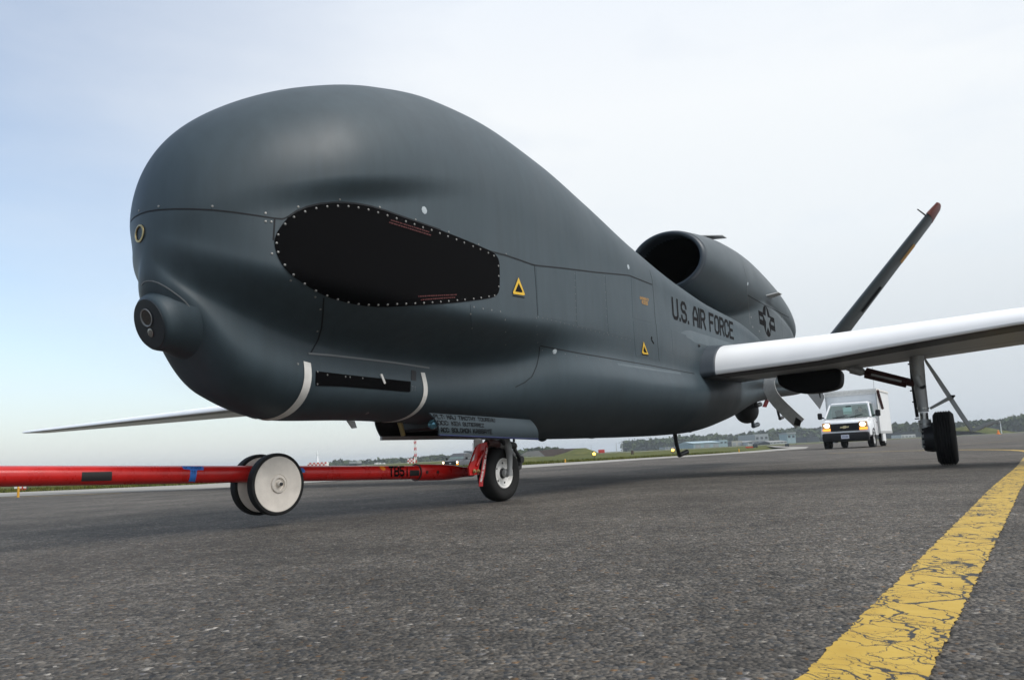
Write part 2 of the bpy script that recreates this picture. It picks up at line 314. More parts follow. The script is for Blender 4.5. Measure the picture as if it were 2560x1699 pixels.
# ------------------------------------------------------------------ ground, apron, markings
def fbm_color_asphalt():
    m = bpy.data.materials.new('asphalt'); m.use_nodes = True; nt = m.node_tree; b = nt.nodes['Principled BSDF']
    Nn = lambda t, **k: (lambda n: ([setattr(n, a, v) for a, v in k.items()], n)[1])(nt.nodes.new(t))
    tc = Nn('ShaderNodeTexCoord')
    def noise(sc, det=4, rough=.55):
        n = Nn('ShaderNodeTexNoise'); n.inputs['Scale'].default_value = sc; n.inputs['Detail'].default_value = det; n.inputs['Roughness'].default_value = rough
        nt.links.new(tc.outputs['Object'], n.inputs[0]); return n
    vo = Nn('ShaderNodeTexVoronoi'); vo.inputs['Scale'].default_value = 92; nt.links.new(tc.outputs['Object'], vo.inputs[0])
    vs = Nn('ShaderNodeTexVoronoi'); vs.inputs['Scale'].default_value = 190; nt.links.new(tc.outputs['Object'], vs.inputs[0])
    sp = Nn('ShaderNodeSeparateColor'); nt.links.new(vo.outputs['Color'], sp.inputs[0])
    sp2 = Nn('ShaderNodeSeparateColor'); nt.links.new(vs.outputs['Color'], sp2.inputs[0])
    ramp = Nn('ShaderNodeValToRGB'); r = ramp.color_ramp; r.interpolation = 'CONSTANT'
    r.elements[0].position = 0; r.elements[0].color = (.040, .039, .038, 1); r.elements[1].position = .22; r.elements[1].color = (.085, .080, .073, 1)
    for p_, c_ in ((.40, (.125, .116, .104, 1)), (.56, (.062, .066, .072, 1)), (.68, (.165, .152, .135, 1)), (.80, (.105, .086, .066, 1)), (.88, (.205, .195, .18, 1)), (.940, (.17, .105, .055, 1)), (.958, (.24, .23, .21, 1)), (.978, (.40, .385, .36, 1)), (.988, (.22, .22, .23, 1))):
        e = r.elements.new(p_); e.color = c_
    nt.links.new(sp.outputs[0], ramp.inputs[0])
    ramp2 = Nn('ShaderNodeValToRGB'); r = ramp2.color_ramp
    r.elements[0].position = 0; r.elements[0].color = (.032, .031, .031, 1); r.elements[1].position = 1; r.elements[1].color = (.165, .153, .138, 1)
    nt.links.new(sp2.outputs[1], ramp2.inputs[0])
    mx = Nn('ShaderNodeMix', data_type='RGBA'); 
    th = Nn('ShaderNodeMath', operation='GREATER_THAN'); th.inputs[1].default_value = .52; nt.links.new(sp.outputs[2], th.inputs[0])
    nt.links.new(th.outputs[0], mx.inputs[0]); nt.links.new(ramp.outputs[0], mx.inputs[6]); nt.links.new(ramp2.outputs[0], mx.inputs[7])
    # large stains and wear
    n1 = noise(.22, 5); n2 = noise(1.3, 5); n3 = noise(14, 4)
    mul = Nn('ShaderNodeMapRange'); mul.inputs[1].default_value = .32; mul.inputs[2].default_value = .68; mul.inputs[3].default_value = .72; mul.inputs[4].default_value = 1.22; nt.links.new(n1.outputs[0], mul.inputs[0])
    mul2 = Nn('ShaderNodeMapRange'); mul2.inputs[1].default_value = .32; mul2.inputs[2].default_value = .68; mul2.inputs[3].default_value = .70; mul2.inputs[4].default_value = 1.28; nt.links.new(n2.outputs[0], mul2.inputs[0])
    mul3 = Nn('ShaderNodeMapRange'); mul3.inputs[1].default_value = .32; mul3.inputs[2].default_value = .68; mul3.inputs[3].default_value = .70; mul3.inputs[4].default_value = 1.30; nt.links.new(n3.outputs[0], mul3.inputs[0])
    a1 = Nn('ShaderNodeMath', operation='MULTIPLY'); nt.links.new(mul.outputs[0], a1.inputs[0]); nt.links.new(mul2.outputs[0], a1.inputs[1])
    a2 = Nn('ShaderNodeMath', operation='MULTIPLY'); nt.links.new(a1.outputs[0], a2.inputs[0]); nt.links.new(mul3.outputs[0], a2.inputs[1])
    a3 = Nn('ShaderNodeMath', operation='MULTIPLY'); nt.links.new(a2.outputs[0], a3.inputs[0]); a3.inputs[1].default_value = ASPH_GAIN
    vm = Nn('ShaderNodeVectorMath', operation='SCALE'); nt.links.new(mx.outputs[2], vm.inputs[0]); nt.links.new(a3.outputs[0], vm.inputs['Scale'])
    tn = Nn('ShaderNodeVectorMath', operation='MULTIPLY'); tn.inputs[1].default_value = (1.05, 1.0, .94); nt.links.new(vm.outputs[0], tn.inputs[0]); nt.links.new(tn.outputs[0], b.inputs['Base Color']); b.inputs['Roughness'].default_value = .82; b.inputs['Specular IOR Level'].default_value = .35
    bp = Nn('ShaderNodeBump'); bp.inputs['Strength'].default_value = 1.0; bp.inputs['Distance'].default_value = .010
    hh = Nn('ShaderNodeMath', operation='MULTIPLY_ADD'); nt.links.new(vo.outputs['Distance'], hh.inputs[0]); hh.inputs[1].default_value = -1.0; nt.links.new(n3.outputs[0], hh.inputs[2])
    nt.links.new(hh.outputs[0], bp.inputs['Height']); nt.links.new(bp.outputs[0], b.inputs['Normal'])
    return m
ASPH_GAIN = .90
MT['asphalt'] = fbm_color_asphalt()
def yellow_paint():
    m = bpy.data.materials.new('worn_yellow_paint'); m.use_nodes = True; nt = m.node_tree; b = nt.nodes['Principled BSDF']
    Nn = lambda t, **k: (lambda n: ([setattr(n, a, v) for a, v in k.items()], n)[1])(nt.nodes.new(t))
    tc = Nn('ShaderNodeTexCoord')
    wp = Nn('ShaderNodeTexNoise'); wp.inputs['Scale'].default_value = 9; wp.inputs['Detail'].default_value = 5; nt.links.new(tc.outputs['Object'], wp.inputs[0])
    ad = Nn('ShaderNodeVectorMath', operation='MULTIPLY_ADD'); nt.links.new(wp.outputs['Color'], ad.inputs[0]); ad.inputs[1].default_value = (.16, .16, .16); nt.links.new(tc.outputs['Object'], ad.inputs[2])
    mpp = Nn('ShaderNodeMapping'); mpp.inputs['Rotation'].default_value = (0, 0, R(-51)); mpp.inputs['Scale'].default_value = (2.1, .95, 1); mp2 = nt.links.new(ad.outputs[0], mpp.inputs[0])
    ve = Nn('ShaderNodeTexVoronoi', feature='DISTANCE_TO_EDGE'); ve.inputs['Scale'].default_value = 6.5; nt.links.new(mpp.outputs[0], ve.inputs[0])
    ve2 = Nn('ShaderNodeTexVoronoi', feature='DISTANCE_TO_EDGE'); ve2.inputs['Scale'].default_value = 17; nt.links.new(mpp.outputs[0], ve2.inputs[0])
    nz = Nn('ShaderNodeTexNoise'); nz.inputs['Scale'].default_value = 6; nz.inputs['Detail'].default_value = 3; nt.links.new(tc.outputs['Object'], nz.inputs[0])
    wid = Nn('ShaderNodeMapRange'); wid.inputs[1].default_value = .38; wid.inputs[2].default_value = .72; wid.inputs[3].default_value = -.004; wid.inputs[4].default_value = .085; nt.links.new(nz.outputs[0], wid.inputs[0])
    c1 = Nn('ShaderNodeMath', operation='LESS_THAN'); nt.links.new(ve.outputs[0], c1.inputs[0]); nt.links.new(wid.outputs[0], c1.inputs[1])
    nz2 = Nn('ShaderNodeTexNoise'); nz2.inputs['Scale'].default_value = 3.3; nz2.inputs['Detail'].default_value = 3; nt.links.new(tc.outputs['Object'], nz2.inputs[0])
    wid2 = Nn('ShaderNodeMapRange'); wid2.inputs[1].default_value = .50; wid2.inputs[2].default_value = .75; wid2.inputs[3].default_value = .0; wid2.inputs[4].default_value = .11; nt.links.new(nz2.outputs[0], wid2.inputs[0])
    c2 = Nn('ShaderNodeMath', operation='LESS_THAN'); nt.links.new(ve2.outputs[0], c2.inputs[0]); nt.links.new(wid2.outputs[0], c2.inputs[1])
    # pits
    n5 = Nn('ShaderNodeTexNoise'); n5.inputs['Scale'].default_value = 75; n5.inputs['Detail'].default_value = 3; nt.links.new(tc.outputs['Object'], n5.inputs[0])
    c3 = Nn('ShaderNodeMath', operation='GREATER_THAN'); nt.links.new(n5.outputs[0], c3.inputs[0]); c3.inputs[1].default_value = .70
    o1 = Nn('ShaderNodeMath', operation='MAXIMUM'); nt.links.new(c1.outputs[0], o1.inputs[0]); nt.links.new(c2.outputs[0], o1.inputs[1])
    o2 = Nn('ShaderNodeMath', operation='MAXIMUM'); nt.links.new(o1.outputs[0], o2.inputs[0]); nt.links.new(c3.outputs[0], o2.inputs[1])
    n6 = Nn('ShaderNodeTexNoise'); n6.inputs['Scale'].default_value = 12; n6.inputs['Detail'].default_value = 6; nt.links.new(tc.outputs['Object'], n6.inputs[0])
    yr = Nn('ShaderNodeValToRGB'); yr.color_ramp.elements[0].position = .3; yr.color_ramp.elements[0].color = (.43, .265, .020, 1); yr.color_ramp.elements[1].position = .72; yr.color_ramp.elements[1].color = (.53, .35, .045, 1)
    nt.links.new(n6.outputs[0], yr.inputs[0])
    mx = Nn('ShaderNodeMix', data_type='RGBA'); nt.links.new(o2.outputs[0], mx.inputs[0]); nt.links.new(yr.outputs[0], mx.inputs[6]); mx.inputs[7].default_value = (.014, .013, .012, 1)
    nt.links.new(mx.outputs[2], b.inputs['Base Color']); b.inputs['Roughness'].default_value = .6
    iv = Nn('ShaderNodeMath', operation='SUBTRACT'); iv.inputs[0].default_value = 1; nt.links.new(o2.outputs[0], iv.inputs[1])
    ad2 = Nn('ShaderNodeMath', operation='MULTIPLY_ADD'); nt.links.new(n5.outputs[0], ad2.inputs[0]); ad2.inputs[1].default_value = .5; nt.links.new(iv.outputs[0], ad2.inputs[2])
    bp = Nn('ShaderNodeBump'); bp.inputs['Strength'].default_value = .5; bp.inputs['Distance'].default_value = .004; nt.links.new(ad2.outputs[0], bp.inputs['Height']); nt.links.new(bp.outputs[0], b.inputs['Normal'])
    return m
MT['ypaint'] = yellow_paint()
MT['faint'] = mat('faded_yellow_paint', (.34, .25, .10), .7, var=.25, vscale=3)
def grass_mat():
    m = mat('grass_ground', (.080, .120, .018), .95, spec=.1, var=.5, vscale=.35, var2=(.13, .125, .035)); return m
MT['grass'] = grass_mat()
MT['grassb'] = mat('grass_blades', (.085, .125, .020), .9, spec=.1, var=.45, vscale=.8, var2=(.15, .14, .04))

def swale(x, y):   # the turf dips behind the apron edge on the left and rises again
    sx = 1/(1+math.exp(max(-40, min(40, -(20-x)/6.)))); t = lambda a, b: min(1, max(0, (y-a)/(b-a)))
    sm = lambda q: q*q*(3-2*q)
    return -.95*sx*sm(t(42, 68))*(1-sm(t(95, 150)))
# base terrain
xs = np.concatenate([[-2400, -1000, -400, -200], np.arange(-110, 111, 10), [200, 400, 1000, 2400]]); ys = np.concatenate([[-300, -100, -40, -10, 10, 25], np.arange(32, 160, 6), [190, 250, 400, 800, 1600, 3000]])
mb = MB(); V = [(x, y, swale(x, y)-.035) for y in ys for x in xs]; nx = len(xs)
mb.add(V, [(j*nx+i, j*nx+i+1, (j+1)*nx+i+1, (j+1)*nx+i) for j in range(len(ys)-1) for i in range(nx-1)])
tag(mb.build('ground', 'grass', smooth=True), kind='structure')
# apron of asphalt, its edge and the pale concrete shoulder
edge = [(-90, 75), (-40, 40), (-18, 28), (-9.8, 24.6), (-5, 27.0), (.3, 33), (5, 36.8), (9.7, 41), (14, 47.5), (20.3, 60), (24, 75), (40, 130), (300, 300), (900, 500)]
inner = [(-90, 64), (-38, 31), (-13.5, 21), (-6.9, 17.6), (-3.2, 20.3), (.2, 25.2), (5.3, 31.6), (11, 37.6), (16, 45), (21.4, 59.5), (25, 75), (41, 130), (300, 297), (900, 497)]
sheet = MB(); 
pl = [(-90, -40)]+inner+[(900, -40)]
def polysheet(poly, z):
    r = delaunay_2d_cdt([Vector(p) for p in poly], [(i, (i+1) % len(poly)) for i in range(len(poly))], [], 1, 1e-5)
    return [(v.x, v.y, z) for v in r[0]], [tuple(f) for f in r[2]]
v_, f_ = polysheet(pl, 0.0); sheet.add(v_, f_); tag(sheet.build('apron', 'asphalt'), kind='structure')
sh = MB(); n_ = len(edge)
sh.add([(*p, .0) for p in inner]+[(*p, .0) for p in edge], [(i, i+1, n_+i+1, n_+i) for i in range(n_-1)])
tag(sh.build('concrete_shoulder', 'conc'), kind='structure')
# far runway strip beyond the turf
rw = MB(); rw.add([(-900, 185, .02), (900, 235, .02), (900, 262, .02), (-900, 205, .02)], [(0, 1, 2, 3)]); tag(rw.build('far_taxiway', mat('far_concrete', (.36, .35, .33), .9, var=.08, vscale=.05)), kind='structure')

# yellow line
le = [(250, 1568), (510, 1300), (800, 1020), (1000, 830), (1190, 640), (1400, 430), (1540, 280), (1640, 180), (1728, 100)]
ri = [(1090, 1568), (1170, 1350), (1290, 1130), (1400, 900), (1500, 690), (1610, 500), (1680, 360), (1728, 250)]
gp = lambda q: ground(1900+q[0]/2.618, 1100+q[1]/2.618)[:2]
Lp = [gp(q) for q in le]; Rp = [gp(q) for q in ri]
d0 = (Lp[0]-Lp[1])/np.linalg.norm(Lp[0]-Lp[1])
ctr = []
for t in np.linspace(0, 1, 8):
    pass
def resample(P, step):
    P = np.array(P); d = np.r_[0, np.cumsum(np.linalg.norm(np.diff(P, axis=0), axis=1))]; n = max(2, int(d[-1]/step)); t = np.linspace(0, d[-1], n)
    return np.stack([np.interp(t, d, P[:, k]) for k in range(P.shape[1])], -1)
def smooth_path(P, step=.3, it=3):
    P = np.array(P, float)
    for _ in range(it):
        Q = [P[0]]
        for a, b in zip(P[:-1], P[1:]): Q += [a*.75+b*.25, a*.25+b*.75]
        Q.append(P[-1]); P = np.array(Q)
    return resample(P, step)
def strip(name, path, w, m, z, step=.02, jit=.006, label=None):
    P = resample(path, step); t = np.gradient(P, axis=0); t /= np.linalg.norm(t, axis=1)[:, None]; n = np.stack([-t[:, 1], t[:, 0]], -1)
    ph = rng.uniform(0, 6, 8); s = np.arange(len(P))*step
    def jj(k): return jit*(.5*np.sin(s*23+ph[k])+.5*np.sin(s*61+ph[k+1]))+rng.normal(0, jit*.7, len(P))
    cols = [P+n*(w/2+jj(0))[:, None]]+[P+n*w*q for q in (.25, 0, -.25)]+[P-n*(w/2+jj(3))[:, None]]
    mb = MB(); k = len(cols)
    mb.v = [(p[0], p[1], z) for i in range(len(P)) for p in [c[i] for c in cols]]
    mb.f = [(i*k+j, i*k+j+1, (i+1)*k+j+1, (i+1)*k+j) for i in range(len(P)-1) for j in range(k-1)]
    return tag(mb.build(name, m, fix=False), kind='structure')
cent = [(-.35, -.1), (.07, .55)]+[tuple((Lp[i]+Rp[j])/2) for i, j in ((0, 0),)]
rr = resample(Lp, .05); w_line = .17
# centre = left edge shifted half a line width to the right
tt = np.gradient(rr, axis=0); tt /= np.linalg.norm(tt, axis=1)[:, None]; cl = rr+np.stack([tt[:, 1], -tt[:, 0]], -1)*w_line/2
path = [tuple(cl[0]-(cl[6]-cl[0])/np.linalg.norm(cl[6]-cl[0])*1.6)]+[tuple(p) for p in cl[::24]]
path = [p for p in path if p[1] < 6.2]+[(5.15, 8.25), (6.35, 10.1), (7.4, 11.7), (8.5, 13.4), (9.35, 15.0), (9.9, 16.6), (10.22, 18.6), (10.2, 20.4), (9.75, 22.0), (9.0, 23.5)]
strip('yellow_line', smooth_path(path, .1, 2), w_line, 'ypaint', .004, .012, .0028)
strip('far_yellow_line', smooth_path([(6, 33.6), (12.5, 36.0), (19.7, 41.6), (30, 47), (60, 56)], .3, 2), .15, 'faint', .004, .3, .01)
strip('far_yellow_line', smooth_path([(14, 27.5), (20, 32), (32, 38), (60, 45)], .3, 2), .12, 'faint', .004, .3, .01)
strip('edge_line', smooth_path([(-60, 44), (-36, 28.4), (-13, 19.6), (-8.6, 17.5)], .3, 2), .14, 'faint', .004, .3, .01)

# ------------------------------------------------------------------ the aircraft
AM = Matrix(((-av[0], pv[0], 0, N0[0]), (-av[1], pv[1], 0, N0[1]), (0, 0, 1, 0), (0, 0, 0, 1)))
AC = thing('drone_aircraft', 'large grey unmanned aircraft with bulbous nose and white-edged wings, parked on the asphalt', 'aircraft', matrix=AM)
PAR = [AC]; CTX = [None]
def part(mb, name, m, parent=None, smooth=True, angle=35, label=None, fix=True):
    o = mb.build(name, m, PAR[0] if parent is None else parent, smooth, angle, fix)
    if label: o['label'] = label
    return o
S0 = -3.16
SN = np.array([S0, -3.0, -2.7, -2.2, -1.6, -1.0, -.4, .4, 1.2, 2.2, 3.4, 4.6, 6.0, 7.5, 9.0, 11.0])
FT = dict(
zt=[1.779, 2.254, 2.537, 2.827, 3.063, 3.204, 3.244, 3.154, 2.972, 2.699, 2.434, 2.299, 2.269, 2.1, 2.0, 1.9],
w1=[0.0, 0.366, 0.559, 0.694, 0.75, 0.76, 0.75, 0.73, 0.71, 0.69, 0.66, 0.63, 0.6, 0.56, 0.5, 0.4],
z1=[1.72, 1.8, 1.95, 2.1, 2.18, 2.22, 2.24, 2.22, 2.18, 2.1, 2.1, 2.06, 1.98, 1.85, 1.8, 1.7],
w2=[0.0, 0.334, 0.566, 0.71, 0.76, 0.77, 0.76, 0.74, 0.725, 0.715, 0.7, 0.67, 0.63, 0.58, 0.5, 0.4],
z2=[1.662, 1.55, 1.47, 1.42, 1.4, 1.4, 1.44, 1.52, 1.6, 1.62, 1.62, 1.62, 1.62, 1.62, 1.6, 1.55],
w3=[0, 0.205, 0.292, 0.32, 0.315, 0.33, 0.46, 0.67, 0.69, 0.685, 0.68, 0.64, 0.6, 0.54, 0.46, 0.36],
z3=[1.56, 1.33, 1.19, 1.08, 1.045, 1.045, 1.08, 1.22, 1.27, 1.27, 1.27, 1.28, 1.3, 1.35, 1.4, 1.45],
w4=[0, 0.215, 0.305, 0.345, 0.347, 0.357, 0.48, 0.7, 0.775, 0.79, 0.775, 0.69, 0.57, 0.47, 0.42, 0.34],
z4=[1.496, 1.271, 1.0, 0.9, 0.87, 0.87, 0.92, 1.02, 1.02, 1.0, 1.0, 1.04, 1.12, 1.24, 1.32, 1.4],
zb=[1.456, 1.117, 0.776, 0.653, 0.662, 0.652, 0.6, 0.53, 0.51, 0.513, 0.523, 0.552, 0.71, 0.989, 1.15, 1.3],
n1=[2.0, 2.0, 2.05, 2.1, 2.1, 2.1, 2.1, 2.2, 2.3, 2.5, 2.7, 2.8, 2.8, 2.6, 2.5, 2.5],
n4=[2, 2, 2.0, 2.1, 2.2, 2.2, 2.2, 2.1, 2.0, 2.0, 2.0, 2.0, 2.0, 2, 2, 2])
def pchip(xs, ys):
    xs = np.asarray(xs, float); ys = np.asarray(ys, float); h = np.diff(xs); d = np.diff(ys)/h; n = len(xs); m = np.zeros(n)
    for i in range(1, n-1):
        if d[i-1]*d[i] > 0:
            w1 = 2*h[i]+h[i-1]; w2 = h[i]+2*h[i-1]; m[i] = (w1+w2)/(w1/d[i-1]+w2/d[i])
    m[0] = d[0]; m[-1] = d[-1]
    def f(x):
        x = np.clip(np.asarray(x, float), xs[0], xs[-1]); i = np.clip(np.searchsorted(xs, x)-1, 0, n-2); t = (x-xs[i])/h[i]
        return ys[i]*(1+2*t)*(1-t)**2+m[i]*h[i]*t*(1-t)**2+ys[i+1]*t*t*(3-2*t)+m[i+1]*h[i]*t*t*(t-1)
    return f
def body_sections(nodes, T, ss, s0=None, counts=(56, 34, 18, 8, 16), tuck=False):
    U = (lambda s: np.sqrt(np.maximum(np.asarray(s)-s0, 0))) if s0 is not None else (lambda s: np.asarray(s))
    u = U(ss); F = {k: pchip(U(nodes), v)(u) for k, v in T.items()}; K1, K2, K3, K4, K5 = counts; rows = []
    for i in range(len(ss)):
        g = {k: F[k][i] for k in F}; a = np.linspace(0, np.pi/2, K1); e = 2/g['n1']
        y = list(g['w1']*np.sin(a)**e); z = list(g['z1']+(g['zt']-g['z1'])*np.cos(a)**e)
        for (p, q, k) in (('1', '2', K2), ('2', '3', K3), ('3', '4', K4)):
            t = np.linspace(0, 1, k+1)[1:]; tp = t**(1.25 if p == '2' else 1.0); y += list(g['w'+p]+(g['w'+q]-g['w'+p])*tp*tp*(3-2*tp)); z += list(g['z'+p]+(g['z'+q]-g['z'+p])*t)
        b = np.linspace(0, np.pi/2, K5+1)[1:]; e = 2/g['n4']
        y += list(g['w4']*np.cos(b)**e); z += list(g['z4']-(g['z4']-g['zb'])*np.sin(b)**e)
        rows.append(np.stack([y, z], -1))
    P = np.array(rows)
    if tuck:
        y, z = P[..., 0], P[..., 1]; s = np.asarray(ss)[:, None]
        sm = lambda q: (lambda c: c*c*(3-2*c))(np.clip(q, 0, 1))
        zc = 2.045+.27*(s+2.05)
        y += np.clip(y/.25, 0, 1)*TUCK*np.exp(-(np.maximum(s+2.25, 0)/.72)**2-(np.minimum(s+2.25, 0)/.46)**2)*sm((z-zc+.10)/.17)*(1-sm((z-zc-.09)/1.1))
    return P
TUCK = .080
def body_mesh(ss, P, caps=True):
    rings = []
    for s, r in zip(ss, P):
        half = [(-s, y, z) for y, z in r]; other = [(-s, -y, z) for y, z in r[-2:0:-1]]
        rings.append(half+other)
    return MB().loft(rings, caps=caps)
ss = S0+np.linspace(0.012, np.sqrt(11-S0), 230)**2
fus = part(body_mesh(ss, body_sections(SN, FT, ss, S0, tuck=True)), 'fuselage', 'skin', angle=180)
# engine nacelle: a round inlet growing out of the back and flaring down to the fuselage sides
NN = [4.72, 5.2, 6.0, 7.0, 8.0, 9.1, 9.62, 9.80]
def nacelle_sections(sv):
    f = lambda v: pchip(NN, v)(sv)
    rx, zc, rz = f([.553, .60, .635, .65, .645, .61, .56, .52]), f([2.945, 2.945, 2.93, 2.88, 2.78, 2.62, 2.50, 2.45]), f([.424, .49, .58, .63, .60, .535, .45, .40])
    kk = pchip([4.72, 5.4, 5.9, 6.3, 6.8, 7.3, 8.0, 9.1, 9.62, 9.80], [.03, .05, .10, .22, .46, .595, .625, .585, .53, .49])(sv)
    sm = lambda q: (lambda c: c*c*(3-2*c))(np.clip(q, 0, 1)); rows = []
    for i in range(len(sv)):
        a = np.linspace(0, np.pi/2, 26)[:-1]; z = np.r_[zc[i]+rz[i]*np.cos(a), np.linspace(zc[i], 1.72, 46)]
        ye = rx[i]*np.sqrt(np.clip(1-((z-zc[i])/rz[i])**2, 0, None)); ys_ = kk[i]*sm((zc[i]+.12-z)/.4)
        h_ = .09; d = np.clip(.5+.5*(ye-ys_)/h_, 0, 1); y = ys_*(1-d)+ye*d+h_*d*(1-d)*sm((zc[i]+.12-z)/.3)*.6
        y[0] = 0; rows.append(np.stack([y, z], -1))
    return np.array(rows)
sn = np.r_[np.linspace(4.72, 5.2, 14), np.linspace(5.25, 9.80, 70)]
NP_ = nacelle_sections(sn)
nac = part(body_mesh(sn[1:], NP_[1:], False), 'engine_nacelle', 'nacelle', angle=180)
# lip and duct : a turned ring
LC = L(4.72, 0, 2.945)
LIPM = Matrix.Translation(LC) @ Matrix.Rotation(R(-3), 4, 'Y') @ Matrix.Diagonal((1, 1.30, 1, 1))
lip_c = [(.385, -.30), (.380, -.16), (.366, -.07), (.362, -.02), (.368, .022), (.384, .046), (.404, .040), (.422, .008), (.4255, -.02), (.428, -.05), (.425, -.09)]
part(MB().lathe(lip_c, (0, 0, 0), (1, 0, 0), 80, LIPM, caps=False), 'intake_lip', 'glove', nac, angle=180, fix=False)
part(MB().lathe([(.3675, -.075), (.381, -.16), (.385, -.3), (.37, -.9), (.34, -1.6), (.05, -1.62)], (0, 0, 0), (1, 0, 0), 56, LIPM, caps=False), 'intake_duct', 'duct', nac, angle=60, fix=False)

def bvh_of(objs):
    v = []; f = []
    for o in objs:
        b = len(v); v += [x.co.copy() for x in o.data.vertices]; f += [tuple(i+b for i in p.vertices) for p in o.data.polygons]
    return BVHTree.FromPolygons(v, f)
BV = bvh_of([fus, nac]); BVF = bvh_of([fus])
def hit(px, py, bv=None):
    if CTX[0]: b_, org, fn = CTX[0]; d = fn(ray(px, py)); r = b_.ray_cast(org, d)
    else: d = locdir(ray(px, py)); r = (bv or BV).ray_cast(CAML, d)
    if r[0] is None: return None
    n = r[1] if r[1].dot(d) < 0 else -r[1]
    return r[0], n
D = lambda *pts: [(x*K, y*K) for x, y in pts]         # full-view coordinates to photo pixels
def Z(x0, y0, sc, *pts): return [(x0+x/sc, y0+y/sc) for x, y in pts]
def ribbon(px, w, eps, name, m, parent=None, step=5., closed=False):
    px = resample(list(px)+([px[0]] if closed else []), step); H = [hit(*p) for p in px]; H = [h for h in H if h]
    if len(H) < 2: return None
    P = [h[0] for h in H]; Nn = [h[1] for h in H]; mb = MB(); V = []
    for i in range(len(P)):
        t = P[min(i+1, len(P)-1)]-P[max(i-1, 0)]
        if t.length < 1e-6: t = Vector((1, 0, 0))
        u = t.normalized().cross(Nn[i]).normalized(); q = P[i]+Nn[i]*eps
        V += [q+u*w/2, q-u*w/2, q-u*w/2-Nn[i]*(eps+.004), q+u*w/2-Nn[i]*(eps+.004)]
    F = []
    for i in range(len(P)-1):
        if (P[i+1]-P[i]).length > .25: continue
        a, b = 4*i, 4*i+4
        F += [(a, b, b+1, a+1), (a+1, b+1, b+2, a+2), (a+3, b+3, b, a)]
    mb.add(V, F); return part(mb, name, m, parent, angle=40)
def plate(px, eps, name, m, parent=None, grid=9., thick=.004, curve=True, bv=None, exact=False):
    """A thin conformal plate: outline and interior points lie on the skin, raised by eps."""
    if exact:
        out = []
        for a, b in zip(px, list(px[1:])+[px[0]]):
            k = max(1, int(math.hypot(b[0]-a[0], b[1]-a[1])/(grid*.8))); out += [np.array(a)+(np.array(b)-np.array(a))*q/k for q in range(k)]
    else: out = resample(list(px)+[px[0]], grid*.6)[:-1]
    n = len(out); A = np.array(out)
    x0, y0 = A.min(0); x1, y1 = A.max(0); pts = [Vector(p) for p in out]
    def inside(x, y):
        c = False
        for i in range(n):
            (xa, ya), (xb, yb) = out[i], out[i-1]
            if (ya > y) != (yb > y) and x < (xb-xa)*(y-ya)/(yb-ya)+xa: c = not c
        return c
    for x in np.arange(x0+grid*.5, x1, grid):
        for y in np.arange(y0+grid*.5, y1, grid):
            if inside(x, y) and np.min(np.abs(A-[x, y]).sum(1)) > grid*.45: pts.append(Vector((x, y)))
    r = delaunay_2d_cdt(pts, [], [list(range(n))], 2, 1e-4)
    V = []; okk = []; Ns = []
    for v in r[0]:
        h = hit(v.x, v.y, bv)
        okk.append(h is not None); V.append(h[0]+h[1]*eps if h else Vector((0, 0, 0))); Ns.append(h[1] if h else Vector((0, 0, 1)))
    F = [f for f in r[2] if all(okk[i] for i in f)]
    # skirt along the outline, down into the skin
    b = len(V); ids = [k for k in range(n)]
    V += [V[k]-Ns[k]*(eps+thick) for k in ids]; F += [(k, (k+1) % n, b+(k+1) % n, b+k) for k in ids if okk[k] and okk[(k+1) % n]]
    return part(MB().add(V, F), name, m, parent, angle=50)
def dots(pxs, r, eps, name, m, parent=None):
    mb = MB()
    for p in pxs:
        h = hit(*p)
        if not h: continue
        c, n = h; u = n.orthogonal().normalized(); w = n.cross(u)
        mb.loft([[c+n*(eps*k)+(u*math.cos(2*math.pi*i/8)+w*math.sin(2*math.pi*i/8))*r*q for i in range(8)] for q, k in ((1.05, -1), (1, .6), (.6, 1))])
    if mb.v:
        o = part(mb, name, m, parent, angle=60); 
        if len(pxs) > 1: o['kind'] = 'stuff'
        return o
def letters(text, quad, name, m, parent=None, th=.9, eps=.003, gap=1.7, sub=.8, space=3.2):
    q, w = strokes_to_quads(text, th, gap, space, sub); h = homography([(-th/2, 6+th/2), (w+th/2, 6+th/2), (w+th/2, -th/2), (-th/2, -th/2)], quad)
    x = 0
    for ch in text:
        if ch == ' ': x += space; continue
        qq, ww = strokes_to_quads(ch, th, gap, space, sub); mb = MB()
        for a in qq:
            H = [hit(*h(p+np.array((x, 0)))) for p in a]
            if all(H): mb.add([k[0]+k[1]*eps for k in H], [(0, 1, 2, 3)])
        x += {'.': 0, ':': 0, 'I': 0}.get(ch, 4)+gap
        if mb.v: part(mb, name if ch != '.' else 'full_stop', m, parent, fix=False)
def writing(text, quad, name, m, parent=None, th=.9, eps=.003, gap=1.7, sub=.8, space=3.2):
    q, w = strokes_to_quads(text, th, gap, space, sub); h = homography([(-th/2, 6+th/2), (w+th/2, 6+th/2), (w+th/2, -th/2), (-th/2, -th/2)], quad)
    mb = MB()
    for a in q:
        H = [hit(*h(p)) for p in a]
        if all(H): mb.add([x[0]+x[1]*eps for x in H], [(0, 1, 2, 3)])
    return tag(part(mb, name, m, parent, fix=False), kind='stuff') if mb.v else None
def poly_mark(pts, quadmap, name, m, parent=None, eps=.003, sub=4):
    """Flat print: filled polygon (2-D) mapped to pixels by quadmap, laid on the skin."""
    P = resample(list(pts)+[pts[0]], 1e9 if sub is None else sub)[:-1]
    r = delaunay_2d_cdt([Vector(p) for p in P], [], [list(range(len(P)))], 1, 1e-5)
    H = [hit(*quadmap((v.x, v.y))) for v in r[0]]
    F = [f for f in r[2] if all(H[i] for i in f)]
    if not F: return None
    return part(MB().add([(h[0]+h[1]*eps) if h else (0, 0, 0) for h in H], F), name, m, parent, fix=False)

